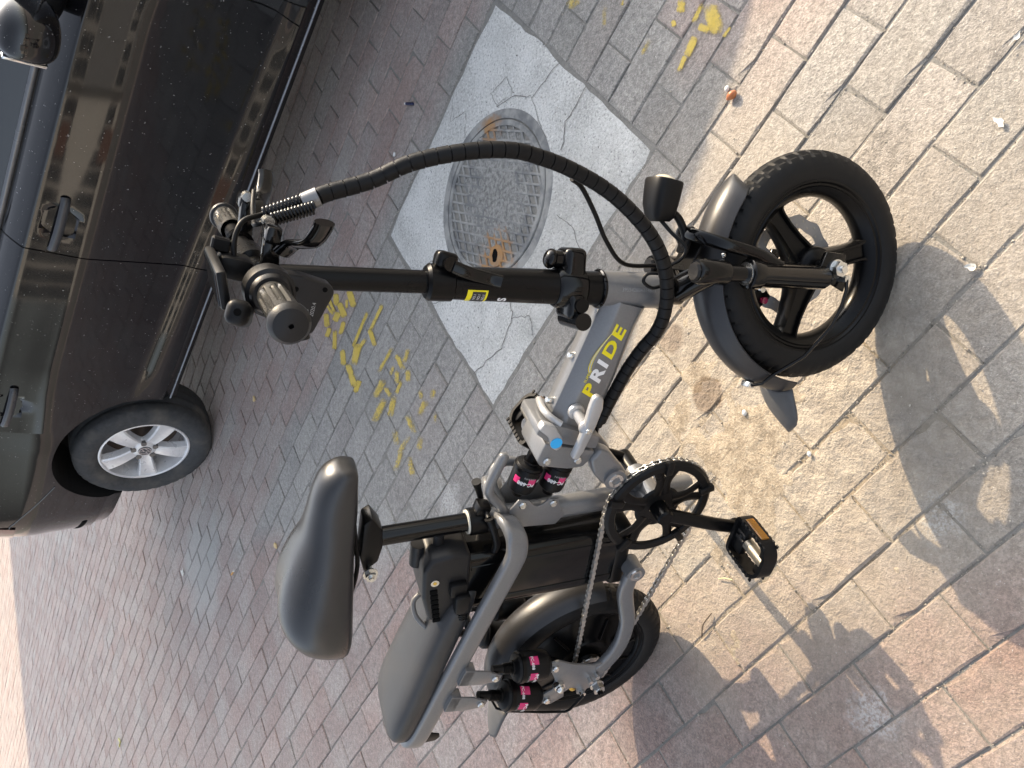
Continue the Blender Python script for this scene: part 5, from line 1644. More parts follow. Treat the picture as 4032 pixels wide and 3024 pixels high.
    stp = [(0.205, 0.030, 0.520), (0.198, 0.048, 0.535), (0.175, 0.060, 0.552), (0.14, 0.066, 0.562), (0.06, 0.072, 0.566), (-0.04, 0.078, 0.566), (-0.12, 0.080, 0.565), (-0.165, 0.076, 0.560), (-0.190, 0.062, 0.549), (-0.202, 0.042, 0.535), (-0.206, 0.022, 0.524)]
    cA = catmull([(s[0], s[1], s[2]) for s in stp], 4)
    for c_ in cA:
        row = []
        for j in range(25):
            a = 2 * math.pi * j / 24
            ca, sa = math.cos(a), math.sin(a)
            zb, zt = 0.512, c_.z
            row.append(Vector((c_.x, c_.y * math.copysign(abs(ca) ** 0.55, ca), zb + (zt - zb) * (0.42 + 0.58 * sa ** 0.6 if sa >= 0 else 0.42 - 0.42 * abs(sa) ** 0.4))))
        P.append(row)
    m = MB(); m.grid(P); m.bm.faces.new([m.bm.verts.new(p) for p in P[0][:-1]]); m.bm.faces.new([m.bm.verts.new(p) for p in P[-1][:-1]])
    m.build('passenger_pad', M['pad'], root, 50)
    m = MB(); m.box((-0.214, 0, 0.478), (0.014, 0.060, 0.026), 0.004, 2); tl = m.build('tail_light', M['red'], root)
    m = MB(); m.box((-0.204, 0, 0.480), (0.012, 0.045, 0.02), 0.003, 2); m.build('light_base', M['black_plastic'], tl)
    m = MB()
    m.prism([(-0.206, 0.486), (-0.168, 0.486), (-0.176, 0.448), (-0.186, 0.444), (-0.196, 0.450)], -0.058, -0.055, 0.001, 'xz'); m.build('plate_bracket', M['black_satin'], root)

    # ---------------- swing arm, rear shocks, drop-outs, axle
    for s in (-1, 1):
        m = MB()
        y = s * 0.066
        pts = catmull([(0.283, y * 0.9, 0.232), (0.262, y, 0.236), (0.235, y, 0.228), (0.205, y, 0.210), (0.165, y * 1.05, 0.187), (0.120, y * 1.1, 0.175), (0.085, y * 1.15, 0.176), (0.052, y * 1.2, 0.188), (0.040, y * 1.2, 0.196)], 5)
        sec = [(0.0085 * math.copysign(abs(math.cos(a)) ** 0.6, math.cos(a)), 0.0155 * math.copysign(abs(math.sin(a)) ** 0.6, math.sin(a))) for a in [2 * math.pi * i / 20 for i in range(20)]]
        m.tube(pts, 1.0, sec=sec, upv=(0, 0, 1))
        arm = m.build('swing_arm', M['frame'], root, 45)
        m = MB()
        m.tube([(0.283, s * 0.034, 0.232), (0.283, s * 0.070, 0.232)], 0.0185, 28); m.build('pivot_housing', M['frame'], arm, 40)
        m = MB(); m.lathe([(0.0001, s * 0.0695), (0.0065, s * 0.070), (0.0072, s * 0.0725), (0.0120, s * 0.0725), (0.0128, s * 0.070)], (0.283, 0, 0.232), 'y', 28); m.build('pivot_ring', M['steel'], arm, 40)
        m = MB()
        poly = [(0.066, 0.192), (0.056, 0.214), (0.058, 0.262), (0.068, 0.300), (0.056, 0.324), (0.034, 0.300), (0.012, 0.282), (-0.014, 0.276), (-0.036, 0.298), (-0.054, 0.288), (-0.058, 0.262), (-0.036, 0.240), (-0.022, 0.246), (-0.010, 0.236), (-0.012, 0.222), (-0.030, 0.212), (-0.030, 0.198), (-0.012, 0.196), (-0.010, 0.186), (0.010, 0.186), (0.024, 0.176), (0.044, 0.180)]
        m.prism(poly, s * 0.0795, s * 0.0855, 0.0015, 'xz')
        plate = m.build('drop_out_plate', M['frame'], arm, 30)
        yy = s * 0.0855
        for p in ((0.050, 0.300), (-0.044, 0.276)): bolt(plate, (p[0], yy, p[1]), 0.0072, 0.006, (0, s, 0))
        m = MB()
        m.hexnut((0.004, yy, 0.300 - 0.028), (0, s, 0), 0.0115, 0.009); m.sphere((0.004, yy + s * 0.012, 0.272), 0.0085, 14); m.build('dome_nut', M['steel'], plate, 35)
        m = MB()
        m.tube([(0.0, s * 0.05, 0.180), (0.0, yy + s * 0.026, 0.180)], 0.006, 12); m.build('axle', M['black_satin'], plate, 35)
        m = MB()
        m.tube([(0.0, yy, 0.180), (0.0, yy + s * 0.003, 0.180)], 0.0145, 20); m.hexnut((0.0, yy + s * 0.003, 0.180), (0, s, 0), 0.0125, 0.012); m.build('axle_nut', M['steel'], plate, 35)
        for p in ((0.034, 0.200), (0.020, 0.208)):
            m = MB(); m.tube([(p[0], yy, p[1]), (p[0], yy + s * 0.012, p[1])], 0.0045, 12); m.build('adjuster_screw', M['steel'], plate, 35)
        m = MB(); m.tube([(-0.020, yy, 0.206), (-0.020, yy + s * 0.009, 0.206)], 0.0062, 12); m.build('stay_screw', M['steel'], plate, 35)
        for a, b in (((0.032, 0.424), (0.050, 0.300)), ((-0.040, 0.424), (-0.044, 0.276))):
            build_shock('shock_absorber', root, a, b, s * 0.074, 3, 0.0285)
            m = MB()
            m.prism([(a[0] + 0.018, 0.490), (a[0] - 0.022, 0.490), (a[0] - 0.020, 0.448), (a[0] - 0.010, 0.412), (a[0] + 0.006, 0.412), (a[0] + 0.016, 0.446)], s * 0.0875, s * 0.0915, 0.0012, 'xz')
            m.prism([(a[0] + 0.018, 0.490), (a[0] - 0.022, 0.490), (a[0] - 0.022, 0.470), (a[0] + 0.018, 0.470)], s * 0.070, s * 0.0915, 0.001, 'xz')
            t_ = m.build('shock_mount', M['frame'], root, 30)
            bolt(t_, (a[0], s * 0.0915, a[1]), 0.0068, 0.006, (0, s, 0))

    # ---------------- rear mudguard
    def guard(name, c, r, a0, a1, hw, xf, mat, parent=root, taper=0.0):
        m = MB(xf)
        P = []
        n = 56
        for j in range(n + 1):
            f = j / n
            a = R(a0 + (a1 - a0) * f)
            w = hw * (1 - taper * (1 - math.sqrt(max(0.0, 1 - (max(0, 0.09 - f) / 0.09) ** 2))))
            row = []
            for i in range(13):
                s = -1 + 2 * i / 12
                rr = r - 0.020 * abs(s) ** 2.6
                row.append(Vector((c[0] + rr * math.cos(a), s * w, c[2] + rr * math.sin(a))))
            for i in range(12, -1, -1):
                s = -1 + 2 * i / 12
                rr = r - 0.0025 - 0.020 * abs(s) ** 2.6
                row.append(Vector((c[0] + rr * math.cos(a), s * (w - 0.002), c[2] + rr * math.sin(a))))
            row.append(row[0].copy())
            P.append(row)
        m.grid(P)
        m.bm.faces.new([m.bm.verts.new(p) for p in P[0][:-1]]); m.bm.faces.new([m.bm.verts.new(p) for p in P[-1][:-1]])
        return m.build(name, mat, parent, 50)
    def flap(c, r, a0, a1, hw, xf, parent, out=0.03):
        m = MB(xf)
        P = []
        for j in range(9):
            f = j / 8
            a = R(a0 + (a1 - a0) * f)
            w = hw * math.sqrt(max(0.02, 1 - f ** 3))
            rr0 = r + out * f
            P.append([Vector((c[0] + (rr0 - 0.010 * abs(-1 + i / 5) ** 2) * math.cos(a), (-1 + i / 5) * w, c[2] + (rr0 - 0.010 * abs(-1 + i / 5) ** 2) * math.sin(a))) for i in range(11)])
        m.grid(P)
        o = m.build('mud_flap', M['flap'], parent, 60)
        md = o.modifiers.new('thick', 'SOLIDIFY'); md.thickness = 0.003
        return o
    rg = guard('rear_mudguard', rc, 0.205, 14, 143, 0.036, None, M['fender'])
    flap(rc, 0.204, 141, 161, 0.038, None, rg, 0.090)
    m = MB()
    m.tube([(-0.020, -0.096, 0.206), (-0.045, -0.094, 0.209), (-0.068, -0.092, 0.213), (-0.075, -0.091, 0.220), (-0.078, -0.088, 0.270), (-0.082, -0.080, 0.345), (-0.086, -0.070, 0.364), (-0.090, -0.045, 0.366), (-0.092, -0.030, 0.362)], 0.0026, 8)
    m.build('guard_stay', M['black_satin'], rg, 60)
    m = MB(); m.tube(catmull([(0.02, -0.062, 0.205), (-0.015, -0.074, 0.226), (-0.030, -0.070, 0.214), (-0.030, -0.05, 0.196)], 5), 0.0055, 10); m.build('motor_cable', M['orange'], root, 60)

    # ---------------- chainring, cranks, pedals, chain
    cc = (0.433, 0, 0.262)
    yr = -0.054
    m = MB()
    # guard ring
    m.lathe([(0.082, yr - 0.006), (0.084, yr - 0.0085), (0.095, yr - 0.0085), (0.100, yr - 0.005), (0.100, yr - 0.001), (0.082, yr - 0.001), (0.082, yr - 0.006)], cc, 'y', 72)
    m.lathe([(0.016, yr - 0.004), (0.040, yr - 0.0045), (0.043, yr - 0.001), (0.016, yr + 0.002)], cc, 'y', 40)
    ring = m.build('chainring', M['black_plastic'], root, 35)
    for s in range(5):
        a = R(18 + 72 * s)
        for d in (-1, 1):
            m = MB()
            p0 = Vector((cc[0] + 0.030 * math.cos(a + d * 0.30), yr - 0.003, cc[2] + 0.030 * math.sin(a + d * 0.30)))
            p1 = Vector((cc[0] + 0.055 * math.cos(a + d * 0.10), yr - 0.0025, cc[2] + 0.055 * math.sin(a + d * 0.10)))
            p2 = Vector((cc[0] + 0.085 * math.cos(a + d * 0.20), yr - 0.003, cc[2] + 0.085 * math.sin(a + d * 0.20)))
            sec = [(0.0028 * math.cos(q), 0.0088 * math.sin(q)) for q in [2 * math.pi * i / 10 for i in range(10)]]
            m.tube(catmull([p0, p1, p2], 5), 1.0, sec=[(b, a_) for a_, b in sec], upv=(0, 1, 0))
            m.build('ring_arm', M['black_satin'], ring, 50)
        m = MB()
        am = a + R(0)
        Mx = Matrix.Rotation(-am, 4, 'Y')
        m.box((cc[0] + 0.091 * math.cos(am), yr - 0.008, cc[2] + 0.091 * math.sin(am)), (0.028, 0.011, 0.014), 0.003, 2, Mx)
        m.build('guard_clip', M['black_plastic'], ring, 40)
    m = MB()
    m.lathe([(0.0885, yr + 0.0005), (0.0885, yr + 0.003), (0.094, yr + 0.003), (0.094, yr + 0.0005)], cc, 'y', 60)
    for t_ in range(46):
        a = 2 * math.pi * t_ / 46
        m.box((cc[0] + 0.0955 * math.cos(a), yr + 0.0018, cc[2] + 0.0955 * math.sin(a)), (0.007, 0.002, 0.0055), 0, 1, Matrix.Rotation(-a, 4, 'Y'))
    m.build('ring_teeth', M['chain'], ring, 30)
    # chain: real links, joined (single links are a few pixels)
    path = []
    top = []
    Rc, Rs = 0.0985, 0.0385
    C0 = Vector((cc[0], cc[2])); C1 = Vector((0.0, 0.18))
    dv = C0 - C1; D = dv.length; base = math.atan2(dv.y, dv.x); off = math.asin((Rc - Rs) / D)
    up_a = base + math.pi / 2 + off; lo_a = base - math.pi / 2 - off
    pts2 = []
    n1 = 40
    a_s, a_e = lo_a, up_a
    for i in range(n1 + 1):
        a = a_s + (a_e - a_s) * i / n1; pts2.append(C0 + Vector((math.cos(a), math.sin(a))) * Rc)
    for i in range(14 + 1):
        a = up_a + (2 * math.pi - (up_a - lo_a)) * i / 14; pts2.append(C1 + Vector((math.cos(a), math.sin(a))) * Rs)
    # resample by pitch, lower run sags a little
    L = [0.0]
    cl_ = pts2 + [pts2[0]]
    for p, q in zip(cl_, cl_[1:]): L.append(L[-1] + (q - p).length)
    N = int(L[-1] / 0.0127) // 2 * 2
    def at(s):
        s %= L[-1]
        for i in range(len(L) - 1):
            if s <= L[i + 1]:
                f = (s - L[i]) / max(1e-9, L[i + 1] - L[i]); return cl_[i].lerp(cl_[i + 1], f)
        return cl_[0]
    m = MB()
    for i in range(N):
        p, q = at(i * L[-1] / N), at((i + 1) * L[-1] / N)
        d = q - p; ang = math.atan2(d.y, d.x)
        mid = (p + q) / 2
        Mx = Matrix.Rotation(-ang, 4, 'Y')
        w = 0.0030 if i % 2 else 0.0018
        for s in (-1, 1):
            b = bmesh.new()
            prof = []
            for k in range(5): a = math.pi / 2 + math.pi * k / 4; prof.append((-0.00635 + 0.0042 * math.cos(a), 0.0042 * math.sin(a)))
            prof.append((0, -0.0028))
            for k in range(5): a = -math.pi / 2 + math.pi * k / 4; prof.append((0.00635 + 0.0042 * math.cos(a), 0.0042 * math.sin(a)))
            prof.append((0, 0.0028))
            va = [b.verts.new((x, s * w, z)) for x, z in prof]; vb = [b.verts.new((x, s * (w + 0.0011), z)) for x, z in prof]
            b.faces.new(va); b.faces.new(vb[::-1])
            for k in range(len(prof)): b.faces.new((va[k], vb[k], vb[(k + 1) % len(prof)], va[(k + 1) % len(prof)]))
            m._merge(b, Matrix.Translation((mid.x, yr + 0.0018, mid.y)) @ Mx)
        m.cyl((p.x, yr + 0.0018 - 0.0044, p.y), (p.x, yr + 0.0018 + 0.0044, p.y), 0.0026, 8)
    m.build('chain', M['chain'], root, 30)
    # cranks
    def crank(s, x1, z1):
        m = MB()
        a = Vector((cc[0], s * 0.036, cc[2])); b = Vector((cc[0], s * 0.086, cc[2]))
        m.tube([a, b], 0.0150, 20)
        m.tube([b, b + Vector((0, s * 0.004, 0))], [0.0150, 0.0125], 20)
        e = Vector((x1, s * 0.098, z1)); dd = (e - b)
        sec = [(0.0075 * math.copysign(abs(math.cos(q)) ** 0.7, math.cos(q)), 0.0125 * math.copysign(abs(math.sin(q)) ** 0.7, math.sin(q))) for q in [2 * math.pi * i / 16 for i in range(16)]]
        m.tube(catmull([b + Vector((0, s * -0.010, 0)), b + dd * 0.3 + Vector((0, s * -0.006, 0)), b + dd * 0.7, e], 5), 1.0, sec=[(y, x) for x, y in sec], upv=(0, 1, 0))
        m.tube([e + Vector((0, -s * 0.009, 0)), e + Vector((0, s * 0.009, 0))], 0.0135, 18)
        return m.build('crank', M['black_satin'], root, 45)
    cr = crank(-1, 0.440, 0.116); cl = crank(1, 0.438, 0.436)
    def pedal(cx, cz, s, tilt):
        T = Matrix.Translation((cx, s * 0.107, cz)) @ Matrix.Rotation(tilt, 4, 'Y')
        m = MB(T)
        y0, y1 = s * 0.004, s * 0.090
        # cage: rounded frame with toothed edges
        out = []
        hx = 0.036
        sec = [(0.0035, 0.0135), (-0.0035, 0.0135), (-0.0035, -0.0135), (0.0035, -0.0135)]
        loop = catmull([(hx, y0 + s * 0.008, 0), (hx, y0 + s * 0.05, 0), (hx - 0.002, y1 - s * 0.016, 0), (hx - 0.016, y1 - s * 0.002, 0), (0, y1, 0), (-hx + 0.016, y1 - s * 0.002, 0), (-hx + 0.002, y1 - s * 0.016, 0), (-hx, y0 + s * 0.05, 0), (-hx, y0 + s * 0.008, 0), (-hx + 0.008, y0, 0), (0, y0, 0), (hx - 0.008, y0, 0)], 4, True)
        m.tube(loop, 1.0, sec=sec, closed=True, upv=(0, 0, 1))
        m.box((0, y0 + s * 0.014, 0), (0.060, 0.028, 0.015), 0.004, 2)
        for i in range(7):
            for d in (-1, 1):
                for e in (-1, 1):
                    m.box((d * hx, y0 + s * (0.014 + 0.0105 * i), e * 0.0138), (0.0076, 0.0060, 0.0032), 0.001, 1)
        m.box((0, y1 - s * 0.012, 0), (0.056, 0.016, 0.012), 0.003, 2)
        p = m.build('pedal', M['black_plastic'], root, 35)
        m = MB(T); m.tube([(0, -s * 0.012, 0), (0, y0 + s * 0.030, 0), (0, y0 + s * 0.030, 0), (0, y1 - s * 0.004, 0)], [0.0055, 0.0055, 0.0105, 0.0100], 18)
        m.build('pedal_axle', plain('dull_pedal_axle', (0.30, 0.28, 0.24), 0.4, metal=0.8), p, 40)
        for d in (-1, 1):
            m = MB(T); m.box((d * (hx + 0.0040), y0 + s * 0.036, 0.0), (0.003, 0.050, 0.0160), 0.001, 1)
            m.build('reflector', M['amber'], p, 30)
        m = MB(T); m.box((0, y0 + s * 0.016, 0.0080), (0.006, 0.022, 0.003), 0.001, 1); m.box((0.012, y0 + s * 0.016, 0.0080), (0.006, 0.022, 0.003), 0.001, 1); m.box((0.006, y0 + s * 0.016, 0.0080), (0.014, 0.006, 0.003), 0.001, 1)
        m.build('cage_mark', M['grey_plastic'], p, 30)
        return p
    pedal(0.440, 0.116, -1, R(-14)); pedal(0.438, 0.436, 1, R(20))
    # side stand on the far side
    m = MB(); m.tube(catmull([(0.40, 0.03, 0.20), (0.385, 0.07, 0.17), (0.350, 0.150, 0.075), (0.335, 0.195, 0.058)], 5), 0.0085, 12)
    m.tube([(0.352, 0.195, 0.052), (0.320, 0.195, 0.054)], 0.012, 10)
    m.build('side_stand', M['frame'], root, 50)
    return root, guard, flap
bike, guard, flap = build_bike()
# ------------------------------------------------------------------ steered half of the bicycle
def build_front():
    root = bike
    fc = (0.8904, 0, 0.183)
    m = MB(S_M)
    m.lathe([(0.1365, -0.019), (0.1345, -0.0240), (0.131, -0.0245), (0.1285, -0.021), (0.1255, -0.0205), (0.1235, -0.0225), (0.1195, -0.0195), (0.112, -0.013), (0.1090, -0.006), (0.1090, 0.006), (0.112, 0.013), (0.1195, 0.0195), (0.131, 0.0245), (0.1365, 0.019)], fc, 'y', 96)
    fwh = m.build('front_wheel', M['black_satin'], root, 30)
    tyre_mesh('tyre', fwh, fc, S_M, M['rubber'])
    for s in range(3):
        a = R(58 + 120 * s)
        m = MB(S_M @ Matrix.Translation(fc) @ Matrix.Rotation(-a, 4, 'Y'))
        P = []
        for f, w, th in ((0.018, 0.026, 0.020), (0.032, 0.0225, 0.019), (0.055, 0.0185, 0.0165), (0.080, 0.0165, 0.0145), (0.100, 0.0170, 0.0140), (0.1085, 0.0185, 0.0140), (0.1125, 0.0225, 0.0145), (0.1150, 0.0235, 0.0145)):
            P.append([Vector((f, -th, -w * 0.8)), Vector((f, -th, -w * 0.62)), Vector((f, -th + 0.006, -w * 0.50)), Vector((f, -th + 0.006, w * 0.50)), Vector((f, -th, w * 0.62)), Vector((f, -th, w * 0.8)), Vector((f, -th * 0.5, w)), Vector((f, th * 0.5, w)), Vector((f, th, w * 0.8)), Vector((f, th, -w * 0.8)), Vector((f, th * 0.5, -w)), Vector((f, -th * 0.5, -w)), Vector((f, -th, -w * 0.8))])
        m.grid(P); m.build('spoke', M['black_satin'], fwh, 32)
    m = MB(S_M)
    m.lathe([(0.0001, -0.050), (0.011, -0.050), (0.013, -0.034), (0.026, -0.031), (0.031, -0.026), (0.033, -0.018), (0.033, 0.018), (0.028, 0.028), (0.011, 0.045), (0.0001, 0.046)], fc, 'y', 40)
    m.build('hub', M['black_satin'], fwh, 35)
    # brake disc with dots painted for holes: outer wavy ring, inner ring, arms
    m = MB(S_M)
    yd = 0.036
    n = 120
    rows = 4
    for side in (0,):
        P = []
        for j in range(n):
            a = 2 * math.pi * j / n
            ro = 0.0800 + 0.0022 * math.sin(12 * a)
            ri = 0.0600 + 0.0012 * math.sin(12 * a + 1)
            P.append([Vector((fc[0] + r * math.cos(a), yd + y, fc[2] + r * math.sin(a))) for r, y in ((ri, 0.001), (ri, -0.001), (ro, -0.001), (ro, 0.001), (ri, 0.001))])
        m.grid(P, True)
    for s in range(6):
        a = R(10 + 60 * s)
        Mx = Matrix.Rotation(-a, 4, 'Y')
        m.box((fc[0] + 0.044 * math.cos(a + 0.2), yd, fc[2] + 0.044 * math.sin(a + 0.2)), (0.044, 0.0018, 0.0065), 0, 1, Mx)
    m.lathe([(0.016, yd - 0.001), (0.026, yd - 0.001), (0.026, yd + 0.001), (0.016, yd + 0.001)], fc, 'y', 40)
    disc = m.build('brake_disc', M['disc'], fwh, 30)
    m = MB(S_M)
    for s in range(36):
        a = 2 * math.pi * s / 36
        r = 0.0655 if s % 2 else 0.0735
        p = Vector((fc[0] + r * math.cos(a), yd - 0.0012, fc[2] + r * math.sin(a)))
        m.tube([p, p + Vector((0, -0.0004, 0))], 0.0021, 8)
    m.build('disc_hole_dot', plain('painted_ground_dot', (0.50, 0.45, 0.37), 0.8), disc, 0)  # raised tan dots paint the bright ground seen through the holes
    m = MB(S_M); m.box((fc[0] - 0.064, 0.038, fc[2] + 0.046), (0.034, 0.022, 0.030), 0.005, 2, Matrix.Rotation(R(35), 4, 'Y'))
    cal = m.build('brake_caliper', M['black_satin'], root, 35)
    m = MB(S_M); m.tube(catmull([(0.836, 0.026, 0.250), (0.832, 0.022, 0.262), (0.838, 0.014, 0.276), (0.852, 0.010, 0.278)], 5), 0.0042, 10); m.build('brass_elbow', M['gold'], cal, 50)
    m = MB(S_M); m.tube([(0.822, 0.024, 0.226), (0.822, 0.018, 0.226)], 0.0055, 12); m.build('red_cap', M['red'], cal, 50)
    m = MB(S_M); m.tube([(0.838, 0.024, 0.236), (0.838, 0.018, 0.236)], 0.005, 12); m.build('caliper_bolt', M['steel'], cal, 50)

    # fork: crown, two telescopic legs, brace
    d = AXD
    def leg_pt(z, s): return Vector((axx(z) + 0.034, s * 0.062, z))
    m = MB(S_M)
    m.tube([Vector((axx(0.43), 0, 0.43)), Vector((axx(0.40), 0, 0.40))], [0.020, 0.020], 24)
    for s in (-1, 1):
        m.tube(catmull([(axx(0.405) + 0.004, s * 0.010, 0.408), (axx(0.40) + 0.018, s * 0.034, 0.404), leg_pt(0.398, s)], 5), [0.020] * 5 + [0.0195] * 5 + [0.0185], 18)
        m.tube([leg_pt(0.424, s), leg_pt(0.420, s), leg_pt(0.376, s), leg_pt(0.372, s)], [0.0165, 0.0185, 0.0185, 0.0165], 22)
    crown = m.build('fork_crown', M['black_gloss'], root, 45)
    for s in (-1, 1):
        m = MB(S_M); m.tube([leg_pt(0.424, s), leg_pt(0.428, s)], [0.014, 0.0125], 9); m.build('crown_cap', M['grey_plastic'], crown, 30)
        m = MB(S_M); m.tube([leg_pt(0.39, s), leg_pt(0.29, s)], 0.0125, 22); leg = m.build('fork_leg', M['black_gloss'], root, 45)
        m = MB(S_M)
        m.tube([leg_pt(0.338, s), leg_pt(0.336, s), leg_pt(0.318, s), leg_pt(0.314, s), leg_pt(0.200, s), leg_pt(0.190, s)], [0.0200, 0.0225, 0.0225, 0.0195, 0.0182, 0.0130], 24)
        m.prism([(axx(0.21) + 0.030, 0.215), (axx(0.21) + 0.075, 0.208), (axx(0.2) + 0.078, 0.170), (axx(0.2) + 0.060, 0.164), (axx(0.2) + 0.024, 0.190)], s * 0.058, s * 0.066, 0.002, 'xz')
        m.prism([(axx(0.2) + 0.030, 0.200), (axx(0.2) + 0.050, 0.186), (axx(0.2) + 0.040, 0.158), (axx(0.2) + 0.022, 0.158)], s * 0.064, s * 0.069, 0.0015, 'xz')
        slid = m.build('slider', M['black_gloss'], leg, 40)
        m = MB(S_M); m.tube([leg_pt(0.3405, s), leg_pt(0.3378, s)], 0.0172, 24); m.build('seal_ring', M['steel'], leg, 40)
        m = MB(S_M)
        m.tube([(fc[0], s * 0.066, fc[2]), (fc[0], s * 0.069, fc[2])], 0.0145, 20); m.hexnut((fc[0], s * 0.069, fc[2]), (0, s, 0), 0.0122, 0.010); m.build('axle_nut', M['steel'], leg, 30)
        m = MB(S_M); m.tube([(axx(0.166) + 0.034, s * 0.069, 0.166), (axx(0.166) + 0.034, s * 0.079, 0.166)], 0.0058, 12); m.build('stay_screw', M['steel'], leg, 30)
    # arched brace between the sliders
    m = MB(S_M)
    pts = catmull([leg_pt(0.285, -1) + Vector((0.012, -0.006, 0)), leg_pt(0.33, -1) + Vector((0.030, 0.0, 0)), leg_pt(0.385, -1) + Vector((0.042, 0.012, 0)), Vector((axx(0.41) + 0.085, -0.022, 0.414)), Vector((axx(0.41) + 0.088, 0.022, 0.414)), leg_pt(0.385, 1) + Vector((0.042, -0.012, 0)), leg_pt(0.33, 1) + Vector((0.030, 0.0, 0)), leg_pt(0.285, 1) + Vector((0.012, 0.006, 0))], 5)
    sec = [(0.0045 * math.cos(q), 0.0095 * math.sin(q)) for q in [2 * math.pi * i / 12 for i in range(12)]]
    m.tube(pts, 1.0, sec=sec, upv=(0.9, 0, 0.2))
    m.build('fork_brace', M['black_gloss'], crown, 50)

    # front mudguard
    g = guard('front_mudguard', fc, 0.205, 62, 186, 0.037, S_M, M['fender'], root, 0.8)
    flap(fc, 0.204, 183, 194, 0.040, S_M, g, 0.068)
    m = MB(S_M)
    a = R(168)
    tip = Vector((fc[0] + 0.206 * math.cos(a), 0, fc[2] + 0.206 * math.sin(a)))
    m.tube([(0.880, -0.076, 0.166), (0.862, -0.082, 0.166), (0.835, -0.086, 0.170), (0.806, -0.086, 0.177), (0.798, -0.085, 0.180), (0.75, -0.068, 0.195), (tip.x + 0.02, -0.042, tip.z - 0.004), (tip.x + 0.004, -0.030, tip.z), (tip.x - 0.003, -0.012, tip.z + 0.003), (tip.x - 0.003, 0.0, tip.z + 0.003)], 0.0027, 8)
    m.build('guard_stay', M['black_gloss'], g, 60)
    m = MB(S_M); m.box((tip.x - 0.003, -0.002, tip.z + 0.004), (0.010, 0.020, 0.012), 0.002, 2); m.build('stay_clip', M['steel'], g, 30)
    m = MB(S_M)
    m.box((axx(0.40) + 0.060, 0, 0.402), (0.060, 0.050, 0.004), 0.001, 1, Matrix.Rotation(R(12), 4, 'Y'))
    m.build('guard_bracket', M['black_satin'], g, 30)
    for q in ((0.862, -0.0375, 0.368), (0.846, -0.0375, 0.366)):
        m = MB(S_M); m.sphere((q[0], q[1], q[2]), 0.004, 10); m.build('rivet', M['steel'], g, 50)

    # headlight on its bracket
    hl = Matrix.Translation((0.915, 0.0, 0.472)) @ Matrix.Rotation(R(-4), 4, 'Y')
    m = MB(S_M @ hl)
    sec = [(0.026 * math.copysign(abs(math.cos(q)) ** 0.55, math.cos(q)), 0.023 * math.copysign(abs(math.sin(q)) ** 0.6, math.sin(q))) for q in [2 * math.pi * i / 24 for i in range(24)]]
    m.tube([(-0.030, 0, -0.004), (-0.024, 0, -0.003), (-0.006, 0, 0), (0.012, 0, 0.001), (0.026, 0, 0.0015), (0.029, 0, 0.0015)], [0.55, 0.78, 0.95, 1.0, 1.03, 0.98], sec=sec, upv=(0, 0, 1))
    head = m.build('headlight', M['black_plastic'], root, 35)
    m = MB(S_M @ hl)
    m.lathe([(0.0001, 0.0365), (0.008, 0.0358), (0.014, 0.033), (0.0175, 0.028)], (0, 0, 0.0015), 'x', 24); m.build('headlight_lens', M['lens'], head, 50)
    m = MB(S_M)
    m.tube(catmull([(0.905, 0, 0.452), (0.898, 0, 0.435), (0.880, 0, 0.418), (0.862, 0, 0.412)], 4), [0.006] * 13, 10)
    m.box((0.872, 0, 0.414), (0.040, 0.026, 0.006), 0.0015, 1)
    m.build('headlight_bracket', M['black_satin'], head, 40)
    m = MB(S_M); m.tube(catmull([(0.888, -0.006, 0.470), (0.872, -0.020, 0.452), (0.858, -0.030, 0.430), (0.840, -0.030, 0.432), (0.822, -0.028, 0.450), (0.812, -0.030, 0.452)], 5), 0.0028, 8); m.build('headlight_cable', M['black_plastic'], head, 60)

    # ---------------- folding stem
    def ap(z): return Vector((axx(z), 0, z))
    m = MB(S_M)
    m.tube([ap(0.538), ap(0.560)], 0.0245, 28)
    m.tube([ap(0.600), ap(0.606), ap(0.640), ap(0.720), ap(0.778)], [0.0255, 0.0245, 0.0242, 0.0228, 0.0215], 28)
    stem = m.build('stem', M['black_satin'], root, 40)
    m = MB(S_M)
    RY = Matrix.Rotation(R(-11.8), 4, 'Y')
    m.tube([ap(0.562), ap(0.564), ap(0.600), ap(0.604)], [0.0265, 0.0295, 0.0295, 0.0265], 28)
    m.box(ap(0.584) + Vector((0.034, -0.002, 0.004)), (0.044, 0.044, 0.034), 0.010, 4, RY)
    m.box(ap(0.572) + Vector((-0.026, -0.006, 0.002)), (0.036, 0.050, 0.026), 0.008, 3, RY)
    m.tube([ap(0.562) + Vector((-0.046, 0.020, 0.002)), ap(0.562) + Vector((-0.046, -0.040, 0.002))], 0.0125, 20)
    m.tube([ap(0.604) + Vector((0.040, -0.002, 0.0)), ap(0.618) + Vector((0.040, -0.002, 0.0))], [0.0125, 0.0120], 18)
    m.sphere(ap(0.620) + Vector((0.040, -0.002, 0.0)), (0.0145, 0.0145, 0.010), 16)
    hinge = m.build('stem_hinge', M['black_gloss'], stem, 40)
    m = MB(S_M); m.tube([ap(0.566) + Vector((-0.024, -0.030, 0.004)), ap(0.566) + Vector((-0.024, -0.036, 0.004))], 0.010, 18); m.build('hinge_pin', M['black_satin'], hinge, 40)
    m = MB(S_M); m.tube([ap(0.76), ap(1.005)], 0.0155, 26); upst = m.build('upper_stem', M['black_satin'], root, 40)
    m = MB(S_M)
    m.tube([ap(0.750), ap(0.752), ap(0.782), ap(0.786)], [0.0225, 0.0250, 0.0250, 0.0215], 28)
    m.box(ap(0.768) + Vector((0.030, -0.006, 0)), (0.024, 0.026, 0.030), 0.007, 3)
    sc = m.build('stem_clamp', M['black_satin'], stem, 40)
    m = MB(S_M)
    m.tube([ap(0.766) + Vector((0.026, -0.020, 0)), ap(0.766) + Vector((0.026, -0.030, 0))], 0.0095, 16)
